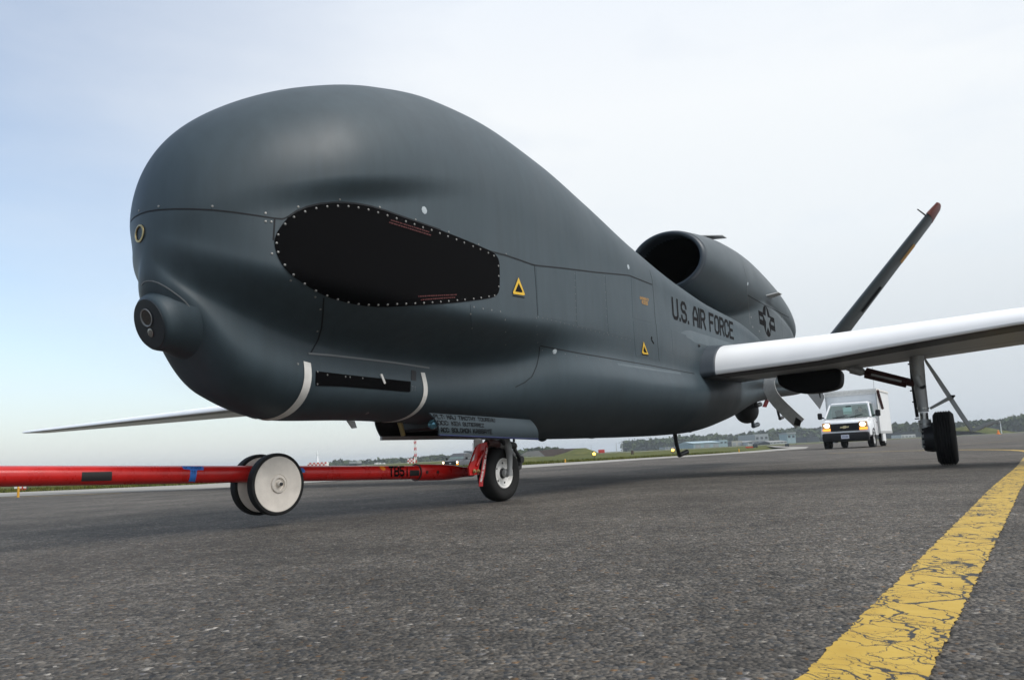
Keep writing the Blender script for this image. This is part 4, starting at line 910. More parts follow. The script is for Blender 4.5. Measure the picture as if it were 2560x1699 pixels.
# belly antennas, drain masts, bumps
part(MB().prism([on_y(*p, .02) for p in z2((528, 1450), (572, 1452), (586, 1494), (560, 1497))], (0, -.012, 0)), 'blade_antenna', 'under', smooth=False)
def mast(px, y, r, r2=None, m='glove'):
    P = [on_y(*z5(p)[0], y) for p in px]
    mb = MB().tube(P[:-1], [r*1.15, r, r*.95], 10).tube(P[1:][-2:], [r*1.2, r*1.25], 10)
    mb.ell(P[-1][:], (r*1.3,)*3); return part(mb, 'drain_mast', m)
mast(((140, 880), (160, 1010), (190, 1130), (262, 1098)), 0, .026, m='dark')
mast(((895, 400), (925, 560), (950, 645), (985, 630)), .30, .030, m='dark')
mast(((885, 630), (905, 760), (918, 845), (962, 828)), .12, .030, m='glove')
mast(((1150, 640), (1165, 720), (1180, 772), (1208, 758)), -.2, .026, m='dark')
bc_ = on_y(*z5((850, 690))[0], .05)
part(MB().ell(bc_[:], (.22, .20, .22), 28, 14), 'belly_dome', 'near_black', angle=180)
for p in ((600, 1418), (1240, 1380), (277, 1436)):
    q = on_y(*zC(p)[0], .0); part(MB().ell((q+Vector((0, 0, .02)))[:], (.10 if p[0] == 600 else .04, .05, .035), 16, 8), 'belly_bump', 'skin', angle=180)
part(MB().prism([on_y(*p, .1) for p in z5((1042, 580), (1078, 590), (1048, 660), (1012, 655))], (0, -.01, 0)), 'red_tag', 'ribbon', smooth=False)
# scoop shaped inboard gear door
def swept(path, wpx, s, m, name, dep=.05, parent=None):
    P = [on_s(*p, s) for p in path]; rg = []
    for i, p in enumerate(P):
        t = (P[min(i+1, len(P)-1)]-P[max(i-1, 0)]).normalized(); u = t.cross(Vector((1, 0, 0))).normalized()*wpx[i]
        rg.append([p+u, p+u*.6+Vector((dep*.25, 0, 0)), p-u+Vector((dep, 0, 0)), p-u+Vector((dep-.012, 0, 0)), p+u*.6+Vector((dep*.25-.012, 0, 0)), p+u+Vector((-.012, 0, 0))])
    return part(MB().loft(rg), name, m, parent, angle=50)
swept(smooth_path(z5((1110, 330), (1075, 400), (1082, 500), (1140, 590), (1230, 680), (1320, 765), (1385, 822)), 8), [.07, .075, .08, .085, .088, .09]+[.09]*60, 6.0, MT['rim'], 'inboard_gear_door', .05)
swept(z5((1335, 795), (1392, 822)), [.06, .045], 5.98, 'dark', 'door_tip', .10)
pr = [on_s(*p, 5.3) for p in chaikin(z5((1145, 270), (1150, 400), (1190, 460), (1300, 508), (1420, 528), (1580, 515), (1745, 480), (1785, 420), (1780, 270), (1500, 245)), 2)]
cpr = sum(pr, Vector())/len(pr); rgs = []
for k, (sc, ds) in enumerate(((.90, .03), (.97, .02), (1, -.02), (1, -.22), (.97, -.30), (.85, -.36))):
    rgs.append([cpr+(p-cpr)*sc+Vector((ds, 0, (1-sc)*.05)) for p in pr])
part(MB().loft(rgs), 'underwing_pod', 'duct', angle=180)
part(MB().prism([on_s(*p, 8.6) for p in z5((1450, 525), (1575, 680), (1622, 560), (1600, 500))], (.02, 0, 0)), 'ventral_fin', 'under', smooth=False)
part(MB().cyl(on_s(*z5((1568, 500))[0], 5.6), on_s(*z5((1578, 570))[0], 5.6), .014, .006, 8), 'pod_probe', 'dark')
part(MB().tube([L(6.0, .2, 1.45), L(7.5, .2, 1.5), L(9.5, .2, 1.55)], [.30, .30, .24], 24), 'aft_fairing', 'under', angle=180)
# --- main gear
def main_gear(sg):
    mir = (lambda v: Vector((v.x, v.y*sg, v.z)))
    S = 5.33
    g = lambda p, s=S: mir(on_s(*z6(p)[0], s))
    leg = part(MB().tube([g((1128, 235)), g((1150, 450)), g((1172, 630)), g((1200, 820)), g((1210, 900))], [.080, .079, .070, .063, .060], 20), 'main_gear', 'alu')
    part(MB().tube([g((1212, 905)), g((1220, 985))], [.048, .048], 16), 'piston', 'steel', leg)
    part(MB().tube([g((1218, 975)), g((1222, 1000)), g((1236, 1085)), g((1237, 1092))], [.068, .074, .074, .06], 20), 'lower_collar', 'alu', leg)
    for y0 in (855, 1010): part(MB().tube([g((1206+(y0-855)*.1, y0)), g((1207+(y0-855)*.1, y0+14))], .078 if y0 > 900 else .068, 20), 'clamp_ring', 'steel', leg)
    for xo, y1, m in ((1215, 1250, 'alu'), (1250, 1275, 'steel')): part(MB().cyl(g((xo-4, 1090)), g((xo, y1)), .026 if xo < 1230 else .014, .022 if xo < 1230 else .012, 12), 'jacking_stub', m, leg)
    part(MB().cyl(g((1205, 650)) + Vector((.09, 0, 0)), g((1205, 650)) + Vector((-.05, 0, 0)), .034, .034, 18), 'brace_pin', 'dark', leg)
    part(MB().tube([g((1150, 560))+Vector((.07, 0, 0)), g((1200, 650))+Vector((.075, 0, 0))], [.05, .045], 14), 'brace_lug', 'alu', leg)
    part(MB().tube([g((1085, 400), 5.4), g((1098, 560), 5.4), g((1120, 740), 5.4), g((1150, 950), 5.4)], .020, 8), 'hose', 'dark', leg)
    for p in ((1078, 430), (1100, 690), (1122, 800), (1148, 965)): part(MB().box(g(p, 5.38)[:], (.03, .05, .016)), 'hose_clip', 'dark', leg, smooth=False)
    WC = Vector((-S, 3.10*sg, .325))
    wheel(leg, WC, .325, .225, .17, R(2.2), 'rim', grooves=5)
    part(MB().lathe([(.15, -.06), (.16, 0), (.16, .05), (.12, .07), (.06, .075)], WC+Vector((0, -.16*sg, 0)), (0, 1, 0), 24, caps=False), 'brake_pack', 'dark', leg)
    mbk = MB()
    for k in range(12):
        a = 2*math.pi*k/12; mbk.cyl(WC+Vector((math.cos(a)*.13, -.24*sg, math.sin(a)*.13)), WC+Vector((math.cos(a)*.15, -.12*sg, math.sin(a)*.15)), .014, .014, 6)
    o = part(mbk, 'brake_bolts', 'dark', leg); o['kind'] = 'stuff'
    part(MB().cyl(g((1290, 1190)), WC, .075, .06, 18), 'axle', 'alu', leg)
    part(MB().tube([g((1290, 1010)), g((1330, 1030)), g((1345, 1100)), g((1310, 1150))], .016, 8), 'brake_hose', 'dark', leg)
    # folding side brace
    part(MB().tube([g((430, 455)), g((495, 475)), g((500, 478)), g((600, 505)), g((635, 515))], [.034, .040, .060, .058, .030], 14), 'brace_actuator', 'alu', leg)
    br = MB().tube([g((640, 515)), g((1050, 615))], [.068, .062], 4)
    part(br, 'side_brace', 'dred', leg, smooth=False); part(MB().tube([g((1040, 600)), g((1205, 648))], [.05, .036], 8), 'side_brace', 'dred', leg)
    part(MB().tube([g((705, 535))+Vector((.06, 0, .0)), g((1000, 603))+Vector((.06, 0, .0))], .016, 6), 'brace_label', 'alu', leg)
    # outboard door seen edge on
    P = [g(p) for p in ((1222, 378), (1340, 555), (1450, 722), (1580, 920), (1692, 1080))]
    VD = locdir(ray(2370, 1000)); VD.z = 0; VD = mir(VD)
    rg = [[p+Vector((.0, w, w*.6)), p+VD*.5+Vector((0, w, w*.6)), p+VD*.5-Vector((0, w, w*.6)), p-Vector((0, w, w*.6))] for p, w in zip(P, (.010, .017, .020, .020, .018))]
    dr = part(MB().loft(rg), 'main_gear_door', 'under', leg, angle=40)
    P = [g(p) for p in ((1695, 1072), (1760, 1052), (1830, 1018), (1890, 1000), (1955, 992))]
    rg = [[p+Vector((.02, 0, w)), p+Vector((-.4, 0, w)), p+Vector((-.4, 0, -w)), p+Vector((.02, 0, -w))] for p, w in zip(P, (.02, .024, .02, .016, .012))]
    part(MB().loft(rg), 'door_flange', 'alu', leg, angle=40)
    part(MB().tube([g((1275, 865)), g((1440, 775)), g((1490, 752))], [.016, .022, .03], 8), 'door_link', 'alu', leg)
    part(MB().tube([g((1480, 755)), g((1520, 737))], [.03, .008], 8), 'door_bracket', 'dark', leg)
main_gear(1); main_gear(-1.10)
# red flag hanging from the tow fitting : a part of the aircraft's tow equipment, built with the tow bar below

# ------------------------------------------------------------------ tow bar
Bo = Vector(at(688, 1282, 5.25)); Bo.z = 0
TB = thing('tow_bar', 'long red tow bar on two grey disc wheels, hitched to the nose wheel', 'tow bar', Bo)
PAR[0] = TB
W_ = lambda px, py, D_: Vector(at(px, py, D_))-Bo
pA, pB = W_(1112, 1179.5, 6.60), W_(0, 1190, 4.06); ub = (pB-pA).normalized()
pC = pA+ub*6.2
bar = part(MB().tube([pA-ub*.02, pA+ub*.25, pA+ub*2, pA+ub*4, pC], .0525, 48), 'bar_tube', 'red', angle=60)
fwdn = -ub; pbx = Vector((-ub.y, ub.x, 0)).normalized(); 
if pbx.x < 0: pbx = -pbx
upb = pbx.cross(ub).normalized(); upb = upb if upb.z > 0 else -upb
part(MB().tube([pA+ub*.34, pA+ub*.32, pA+ub*.06, pA-ub*.06, pA-ub*.20, pA-ub*.34], [.054, .064, .064, .059, .044, .038], 36), 'end_sleeve', 'red', bar, angle=30)
part(MB().tube([pA+ub*.335, pA+ub*.325], .067, 36), 'sleeve_ring', 'dred', bar)
for q in (.27, .15): part(MB().lathe([(.013, 0), (.013, .008), (.0, .009)], pA+ub*q+pbx*.062, pbx, 10), 'sleeve_bolt', 'dred', bar)
# hitch head : two cheek plates rising to the strut
def cheek(off):
    poly = [on_y(*z8(p)[0], off+GY) for p in ((640, 985), (690, 850), (735, 720), (800, 665), (880, 650), (862, 760), (800, 880), (768, 985), (782, 1075), (650, 1082))]
    W = [(AM @ p)-Bo for p in poly]; return MB().prism(W, pbx*-.016)
for off in (.075, -.05): part(cheek(off), 'hitch_plate', 'red', smooth=False)
hp = lambda p, y: (AM @ on_y(*z8(p)[0], y+GY))-Bo
part(MB().tube([hp((700, 1000), .01), hp((760, 850), .01), hp((830, 690), .01)], [.05, .04, .04], 4), 'hitch_web', 'dred', smooth=False)
for x in (705, 758): 
    c_ = hp((x, 1030), .08); part(MB().lathe([(.016, 0), (.016, .008), (.009, .009), (.009, .018), (.0, .018)], c_, pbx, 12), 'hitch_bolt', 'brass', angle=30)
part(MB().tube([hp((740, 960), .082), hp((830, 760), .082)], .008, 6), 'hitch_rib', 'red')
part(MB().box(hp((760, 680), .03)[:], (.07, .08, .09), bev=.012), 'hitch_block', 'alu')
part(MB().tube([hp((870, 670), .06), hp((960, 665), .06), hp((1030, 690), .05)], .030, 10), 'hitch_arm', 'dred')
part(MB().prism([hp(p, .09) for p in ((688, 850), (718, 800), (700, 880), (672, 905))], pbx*.003), 'hitch_sticker', 'under', smooth=False)
# wheels
WR, WW = .196, .062
wc = W_(690.5, 1209.5, 5.17); wc2 = wc-pbx*.185
for c_ in (wc, wc2):
    prof = [(WR*.86, -WW*.42), (WR*.93, -WW*.5), (WR*.99, -WW*.42), (WR, -WW*.2), (WR, WW*.2), (WR*.99, WW*.42), (WR*.93, WW*.5), (WR*.90, WW*.47), (WR*.895, WW*.36)]
    wl = part(MB().lathe(prof, c_, pbx, 72, caps=False), 'bar_wheel', 'rubber', angle=50)
    part(MB().lathe([(WR*.895, WW*.38), (WR*.88, WW*.44), (.062, WW*.44), (.060, WW*.38), (.055, WW*.38), (.053, WW*.56), (.040, WW*.60), (.038, WW*.40), (.020, WW*.40), (.016, WW*.75), (.008, WW*.85), (.0, WW*.85)], c_, pbx, 64, caps=False), 'disc', 'disc', wl, angle=25)
    part(MB().lathe([(WR*.90, -WW*.38), (.05, -WW*.40), (.0, -WW*.40)], c_, pbx, 48, caps=False), 'inner_disc', 'disc', wl, angle=25)
    part(MB().lathe([(.011, WW*.8), (.011, WW*.95), (.004, WW*1.0), (.0, WW*1.0)], c_, pbx, 12, caps=False), 'hub_nut', 'dark', wl)
part(MB().cyl(wc, wc2, .02, .02, 14), 'axle', 'dark')
mid = (wc+wc2)/2; tb_ = (mid-pA).dot(ub); bm_ = pA+ub*tb_
part(MB().tube([bm_+ub*.0, mid], .045, 4), 'wheel_bracket', 'dred', smooth=False)
CTX[0] = (bvh_of([bar]), Vector(CAM)-Bo, lambda d: Vector(d))
zT = lambda *p: Z(700, 1050, 4.296, *p); zU = lambda *p: Z(0, 1050, 3.938, *p); zV = lambda *p: Z(400, 1080, 4.726, *p)
plate(zU((808, 510), (1104, 505), (1100, 592), (800, 600)), .0012, 'black_tape', 'ktape', bar, grid=6, thick=.002)
plate(zT((1395, 535), (1548, 535), (1546, 592), (1392, 598)), .0012, 'black_tape', 'ktape', bar, grid=4, thick=.002)
plate(zV((255, 401), (512, 404), (518, 446), (436, 448), (430, 520), (408, 600), (372, 608), (330, 600), (352, 530), (360, 444), (280, 436)), .0014, 'blue_tape', 'btape', bar, grid=5, thick=.002)
plate(zV((1600, 420), (1690, 421), (1712, 450), (1712, 474), (1600, 476)), .0014, 'blue_tape', 'btape', bar, grid=5, thick=.002)
plate(chaikin(zT((1065, 492), (1110, 493), (1135, 515), (1130, 535), (1112, 542), (1090, 530), (1072, 508)), 2), .0012, 'orange_sticker', 'orange', bar, grid=3, thick=.002)
writing('TB51', zT((1165, 492), (1388, 490), (1390, 598), (1168, 606)), 'bar_number', 'ink', bar, th=1.5, eps=.0018, gap=1.9)
writing('W 240', zV((275, 407), (475, 407), (480, 432), (290, 432)), 'tape_note', 'ink', bar, th=.6, eps=.0028)
writing('7-8', zV((372, 455), (415, 455), (415, 492), (372, 492)), 'tape_note', 'ink', bar, th=.7, eps=.0028)
CTX[0] = None
# streamer
rbp = [hp(p, .11) for p in ((872, 690), (862, 760), (850, 850), (838, 950), (815, 1060), (803, 1150), (800, 1228))]
rgs = []
for i, p in enumerate(rbp):
    w = pbx.cross(Vector((0, 0, 1))).normalized()*(.014+.010*min(1, i/4)); sway = Vector((.004*math.sin(i*2), 0, 0))
    rgs.append([p+w+sway, p-w+sway, p-w+sway-pbx*.003, p+w+sway-pbx*.003])
rb_ = part(MB().loft(rgs), 'warning_streamer', 'ribbon', angle=30)
CTX[0] = (bvh_of([rb_]), Vector(CAM)-Bo, lambda d: Vector(d))
writing('REMOVE BEFORE FLIGHT', z8((783, 1165), (868, 720), (892, 725), (806, 1170)), 'streamer_text', 'wink', rb_, th=1.2, eps=.002, gap=1.2)
CTX[0] = None; PAR[0] = AC

# ------------------------------------------------------------------ vehicles
def W2(px, py, D_): return Vector(at(px, py, D_))
HEAD = math.atan2(-math.cos(THETA), -math.sin(THETA))
def rring(x, zl, zt, wl, wt, zb_=None, e=.07):
    zm = zl+(zt-zl)*.55 if zb_ is None else zb_
    h = [(0, zl), (wl-e, zl), (wl, zl+e), (wl, zm), (wt, zt-e), (wt-e, zt), (0, zt)]
    return [Vector((x, y, z)) for y, z in h]+[Vector((x, -y, z)) for y, z in h[-2:0:-1]]
def road_wheel(root, c, r, w, rim_m='alu'):
    s_ = 1 if c[1] > 0 else -1
    t = part(MB().lathe([(r*.62, -w*.5), (r*.92, -w*.5), (r, -w*.36), (r, w*.36), (r*.92, w*.5), (r*.62, w*.5)], c, (0, 1, 0), 32, caps=False), 'wheel', 'rubber', root, angle=40)
    part(MB().lathe([(r*.63, s_*w*.48), (r*.58, s_*w*.40), (r*.3, s_*w*.30), (r*.22, s_*w*.44), (.0, s_*w*.46)], c, (0, 1, 0), 24, caps=False), 'rim', rim_m, t, angle=40)
    return t
MT['clear'] = bpy.data.materials.new('clear_windscreen'); MT['clear'].use_nodes = True
_nt = MT['clear'].node_tree; _nt.nodes.clear(); _o = _nt.nodes.new('ShaderNodeOutputMaterial'); _m = _nt.nodes.new('ShaderNodeMixShader'); _t = _nt.nodes.new('ShaderNodeBsdfTransparent'); _g = _nt.nodes.new('ShaderNodeBsdfGlossy')
_t.inputs[0].default_value = (.55, .66, .62, 1); _g.inputs['Roughness'].default_value = .05; _g.inputs[0].default_value = (.75, .85, .82, 1); _m.inputs[0].default_value = .20
_nt.links.new(_t.outputs[0], _m.inputs[1]); _nt.links.new(_g.outputs[0], _m.inputs[2]); _nt.links.new(_m.outputs[0], _o.inputs[0])
def lamp_set(root, x, y, z, w, h, s_):
    hs = part(MB().box((x, y, z), (.06, w, h), bev=.02), 'headlight', 'lampc', root, smooth=False)
    part(MB().ell((x+.03, y-.02*s_, z+h*.16), (.035, w*.34, h*.24), 16, 8), 'lamp', 'lamp', hs, angle=180)
    part(MB().box((x+.022, y, z-h*.36), (.05, w*.94, h*.26), bev=.015), 'indicator', 'amber', hs, smooth=False)
def person(label, root_world, rz, cloth_m):
    """seated figure grown from a skeleton with a skin modifier"""
    ob = thing('person', label, 'person', root_world, rz)
    J = [(0, 0, .0), (0, 0, .18), (0, 0, .40), (.02, 0, .50), (.04, 0, .58), (.05, 0, .68),
         (.0, .19, .42), (.16, .24, .22), (.40, .16, .30), (.0, -.19, .42), (.16, -.24, .22), (.40, -.14, .30),
         (.02, .10, -.02), (.42, .12, .02), (.44, .12, -.38), (.02, -.10, -.02), (.42, -.12, .02), (.44, -.12, -.38)]
    E_ = [(0, 1), (1, 2), (2, 3), (3, 4), (4, 5), (2, 6), (6, 7), (7, 8), (2, 9), (9, 10), (10, 11), (0, 12), (12, 13), (13, 14), (0, 15), (15, 16), (16, 17)]
    rad = [.15, .14, .15, .06, .085, .085, .07, .05, .035, .07, .05, .035, .09, .075, .05, .09, .075, .05]
    me = bpy.data.meshes.new('body'); me.from_pydata(J, E_, []); b = bpy.data.objects.new('body', me); COL.objects.link(b); b.parent = ob
    md = b.modifiers.new('skin', 'SKIN'); 
    for v, r_ in zip(me.skin_vertices[0].data, rad): v.radius = (r_, r_)
    me.skin_vertices[0].data[0].use_root = True
    b.modifiers.new('sub', 'SUBSURF').levels = 1; b.modifiers['sub'].render_levels = 1
    me.materials.append(MT[cloth_m])
    hd = part(MB().ell((.065, 0, .655), (.098, .078, .125), 16, 12), 'head', 'skinp', ob, angle=180)
    part(MB().ell((.166, 0, .64), (.02, .014, .024), 8, 6), 'nose', 'skinp', hd); 
    for s_ in (-1, 1):
        part(MB().ell((.150, .033*s_, .668), (.008, .013, .009), 8, 6), 'eye', 'ink', hd); part(MB().ell((.06, .08*s_, .65), (.02, .012, .032), 8, 6), 'ear', 'skinp', hd)
    part(MB().ell((.045, 0, .70), (.105, .085, .095), 16, 8), 'hair', 'hair', hd, angle=180)
    part(MB().box((.152, 0, .598), (.012, .045, .010)), 'mouth', 'dred', hd)
    return ob
# white box-bodied van behind the aircraft
fa = W2(2127, 1122, 35.2); fa.z = 0
van = thing('box_van', 'white box van with headlights on, driving behind the left wing', 'van', fa, HEAD); van.scale = (1, 1, .955); PAR[0] = van
body = part(MB().loft([rring(.86, .55, 1.10, .90, .86), rring(.84, .50, 1.16, .97, .90), rring(.78, .48, 1.20, .99, .91), rring(.40, .48, 1.29, 1.0, .93), rring(.02, .48, 1.37, 1.0, .95), rring(-.02, .48, 1.36, 1.0, .97), rring(-1.3, .48, 1.38, 1.0, .97)]), 'cab_body', 'vwhite', angle=40)
part(MB().loft([rring(-.62, 1.96, 2.04, .80, .76, e=.03), rring(-.72, 1.97, 2.10, .82, .76, e=.04), rring(-1.3, 1.97, 2.12, .84, .78, e=.04)]), 'roof', 'vwhite', angle=40)
for s_ in (-1, 1):
    part(MB().tube([(.0, .94*s_, 1.36), (-.62, .80*s_, 1.99)], .045, 8), 'windscreen_pillar', 'vwhite', body)
    part(MB().box((-1.26, .91*s_, 1.68), (.10, .06, .64)), 'door_pillar', 'vwhite', body, smooth=False)
    part(MB().add([(-.06, .945*s_, 1.375), (-1.22, .96*s_, 1.385), (-1.22, .825*s_, 1.97), (-.63, .82*s_, 1.97)], [(0, 1, 2, 3)]), 'side_window', 'clear', body, fix=False)
    part(MB().box((-.35, 1.004*s_, 1.0), (.012, .006, .75)), 'door_gap', 'seam', body, smooth=False)
    part(MB().box((-1.1, 1.01*s_, 1.12), (.16, .02, .035)), 'door_handle', 'plastic', body, smooth=False)
    m_ = part(MB().box((-.32, 1.20*s_, 1.52), (.10, .20, .30), bev=.04), 'wing_mirror', 'plastic', angle=40)
    part(MB().tube([(-.30, .98*s_, 1.42), (-.32, 1.12*s_, 1.45)], .03, 8), 'mirror_arm', 'plastic', m_)
    lamp_set(van, .86, .74*s_, .98, .34, .36, s_)
    for x_, w_ in ((0, .24), (-3.5, .24)): road_wheel(van, (x_, (.88 if x_ == 0 else .84)*s_, .37), .37, w_)
    part(MB().lathe([(.46, -.02), (.46, .02), (.40, .025), (.40, -.02)], (0, .99*s_, .40), (0, 1, 0), 28, caps=False), 'wheel_arch', 'plastic', body, angle=40)
ws = part(MB().add([(.0, .90, 1.385), (.0, -.90, 1.385), (-.60, -.765, 1.975), (-.60, .765, 1.975)], [(0, 1, 2, 3)]), 'windscreen', 'clear', fix=False)
part(MB().tube([(.01, .10, 1.40), (-.10, .62, 1.50)], .012, 6), 'wiper', 'plastic', ws); part(MB().tube([(.01, -.62, 1.40), (-.06, -.10, 1.47)], .012, 6), 'wiper', 'plastic', ws)
part(MB().box((-.30, -.02, 1.70), (.012, .36, .33), bev=.03), 'pale_card', 'paper', ws, smooth=False); part(MB().box((-.50, .0, 1.90), (.03, .22, .06)), 'rear_view_mirror', 'plastic', ws, smooth=False)
part(MB().box((-.02, 0, 1.34), (.20, 1.8, .06)), 'dashboard', 'plastic', body, smooth=False)
for s_ in (-1, 1): part(MB().box((-1.05, .42*s_, 1.35), (.16, .5, .85), bev=.05), 'seat', 'plastic', body, smooth=False)
part(MB().loft([rring(.84, .30, .70, .95, .95, e=.05), rring(.97, .34, .70, .93, .93, e=.06), rring(1.0, .42, .66, .86, .86, e=.06)]), 'bumper', 'plastic', angle=40)
gr_ = part(MB().box((.865, 0, .94), (.05, 1.16, .34), bev=.02), 'grille', 'plastic', smooth=False)
for z_ in (.82, 1.06): part(MB().box((.885, 0, z_), (.03, 1.14, .02)), 'grille_bar', 'ktape', gr_, smooth=False)
bow = [(-.17, .02), (-.06, .03), (-.05, .055), (.07, .055), (.07, .03), (.18, .03), (.16, -.025), (.06, -.03), (.05, -.055), (-.07, -.055), (-.07, -.03), (-.19, -.03)]
part(MB().prism([(.90, y, .945+z) for y, z in bow], (.012, 0, 0)), 'emblem', 'gold', gr_, smooth=False)
np_ = part(MB().box((1.005, .0, .52), (.012, .32, .17)), 'number_plate', 'plate', smooth=False)
for k in range(5): part(MB().box((1.013, -.10+.05*k, .52), (.004, .028, .07)), 'plate_mark', 'blueoval', np_, smooth=False)
bx = part(MB().loft([rring(-1.34, .62, 2.62, 1.08, 1.08, e=.03), rring(-5.1, .62, 2.62, 1.08, 1.08, e=.03)]), 'cargo_box', 'bwhite', angle=40)
part(MB().box((-3.2, 0, 2.64), (3.86, 2.22, .09)), 'top_rail', MT['strip'], bx, smooth=False); part(MB().box((-1.32, 0, 2.53), (.03, 2.20, .16)), 'front_rail', MT['strip'], bx, smooth=False)
for s_ in (-1, 1):
    part(MB().box((-1.33, 1.07*s_, 1.55), (.05, .05, 1.9)), 'corner_post', 'alu', bx, smooth=False); part(MB().box((-3.2, 1.085*s_, .66), (3.8, .02, .12)), 'side_rail', 'alu', bx, smooth=False)
    part(MB().box((-2.4, 1.05*s_, .45), (.9, .06, .4)), 'step_box', 'bwhite', bx, smooth=False)
part(MB().tube([(-1.5, 1.13, 2.60), (-2.2, 1.16, 1.75)], .06, 4), 'folded_ladder', 'dred', bx, smooth=False)
part(MB().tube([(-1.42, 1.0, 2.66), (-1.42, 1.02, 3.1), (-1.5, 1.03, 3.7)], .006, 5), 'whip_aerial', 'dark', bx)
part(MB().box((-2.6, 0, .42), (4.6, .9, .14)), 'chassis', 'dark', smooth=False); part(MB().box((.05, 0, .40), (.14, 1.5, .1)), 'front_axle', 'dark', smooth=False)
vm = Matrix.Translation(fa) @ Matrix.Rotation(HEAD, 4, 'Z')
person('driver sitting behind the windscreen of the white box van', vm @ Vector((-.92, .42, 1.02)), HEAD, 'cloth')
# dark pickup beyond the tow bar
pk = W2(1137, 1170, 80); pk.z = swale(pk.x, pk.y)+.0
HP = HEAD+R(10)
tr = thing('pickup_truck', 'dark grey pickup with lit headlights, beyond the red tow bar', 'pickup', pk, HP); PAR[0] = tr
b_ = part(MB().loft([rring(.95, .55, 1.10, .88, .84), rring(.90, .45, 1.18, .97, .90), rring(.0, .45, 1.26, 1.0, .94), rring(-.25, .45, 1.28, 1.0, .95), rring(-.3, .45, 1.27, 1.0, .96), rring(-2.3, .45, 1.27, 1.0, .96)]), 'body', 'truck', angle=40)
part(MB().loft([rring(-.30, 1.24, 1.30, .93, .90, e=.02), rring(-.95, 1.24, 1.86, .93, .74, zb_=1.3), rring(-1.1, 1.24, 1.91, .93, .74, zb_=1.3), rring(-2.1, 1.24, 1.90, .93, .74, zb_=1.3), rring(-2.3, 1.24, 1.80, .93, .74, zb_=1.3)]), 'cab', 'truck', angle=40)
part(MB().add([(-.33, .80, 1.33), (-.33, -.80, 1.33), (-.92, -.68, 1.83), (-.92, .68, 1.83)], [(0, 1, 2, 3)]), 'windscreen', 'glass', fix=False)
part(MB().box((-3.3, 0, .86), (2.0, 1.98, .70), bev=.05), 'cargo_bed', 'truck', angle=40)
for s_ in (-1, 1):
    part(MB().add([(-.6, .915*s_, 1.33), (-2.15, .915*s_, 1.33), (-2.1, .77*s_, 1.80), (-1.0, .77*s_, 1.80)], [(0, 1, 2, 3)]), 'side_window', 'glassk', fix=False)
    part(MB().box((-.5, 1.10*s_, 1.38), (.12, .22, .24), bev=.04), 'wing_mirror', 'plastic')
    lamp_set(tr, .93, .78*s_, .98, .24, .40, s_)
    for x_ in (0, -3.5): road_wheel(tr, (x_, .88*s_, .40), .40, .26)
gp_ = part(MB().box((.945, 0, .95), (.05, 1.26, .36), bev=.02), 'grille', 'plastic', smooth=False)
for z_ in (.87, 1.03): part(MB().box((.97, 0, z_), (.02, 1.24, .03)), 'grille_bar', 'dark', gp_, smooth=False)
part(MB().lathe([(.11, 0), (.11, .02), (.09, .025), (.0, .026)], (.97, 0, .95), (1, 0, 0), 20, sx=.5, up=(0, 0, 1)), 'emblem', 'plate', gp_)
part(MB().box((.99, 0, .60), (.12, 1.9, .24), bev=.04), 'bumper', 'chrome', smooth=False)
PAR[0] = AC

# ------------------------------------------------------------------ far side of the airfield
def bmat(n, c): return mat(n, c, .75, spec=.2, var=.08, vscale=.6)
BM = dict(ltblue=bmat('pale_blue_cladding', (.30, .40, .43)), beige=bmat('beige_render', (.42, .40, .34)), white=bmat('white_render', (.55, .56, .56)), grey=bmat('grey_cladding', (.30, .32, .33)),
          dk=bmat('dark_cladding', (.05, .06, .068)), roof=bmat('pale_roof', (.30, .30, .29)), win=mat('far_window', (.04, .05, .055), .2), redw=bmat('red_paint', (.50, .05, .04)), ww=bmat('white_paint_far', (.75, .74, .72)), brown=bmat('brown_concrete', (.10, .075, .068)), conc=bmat('bunker_concrete', (.20, .20, .19)))
def extent(x0, x1, y0, D_):
    a, b = W2(x0, y0, D_), W2(x1, y0, D_); return a.x, b.x, (a.z+b.z)/2
def building(name, label, cat, x0, x1, ytop, D_, depth, m, roof=None, rm=None, windows=0, doors=0, group=None, eave=.7, zbase=0.):
    xa, xb, zt = extent(x0, x1, ytop, D_); w = xb-xa; cx_ = (xa+xb)/2; h_ = zt-zbase
    t = thing(name, label, cat, (cx_, D_, zbase), 0, group)
    he = h_ if roof is None else h_*eave
    wl = part(MB().box((0, depth/2, he/2), (w, depth, he)), 'wall', m, t, smooth=False)
    if roof == 'gable':
        part(MB().prism([(-w/2-.3, -.4, he), (w/2+.3, -.4, he), (0, -.4, h_)], (0, depth+.8, 0)), 'roof', rm or m, t, smooth=False)
    elif roof == 'ridge':
        part(MB().prism([(-w/2-.3, -.4, he), (-w/2-.3, depth+.4, he), (-w/2-.3, depth/2, h_)], (w+.6, 0, 0)), 'roof', rm or m, t, smooth=False)
    elif roof == 'cap': part(MB().box((0, depth/2, he-.4), (w*1.10, depth*1.08, .9)), 'roof', rm or m, t, smooth=False)
    for k in range(windows):
        x = -w/2+w*(k+.5)/windows; part(MB().box((x, -.04, he*.62), (w/windows*.55, .1, he*.22)), 'window', BM['win'], wl, smooth=False)
    for k in range(doors):
        x = -w/2+w*(k+.5)/doors; part(MB().box((x, -.05, he*.36), (w/doors*.6, .12, he*.68)), 'door', BM['grey'], wl, smooth=False)
    return t
q5 = lambda x, y=0: z5((x, y))[0]
def B5(name, label, cat, a, b, yt, D_, dep, m, **k): return building(name, label, cat, q5(a)[0], q5(b)[0], q5(0, yt)[1], D_, dep, m, **k)
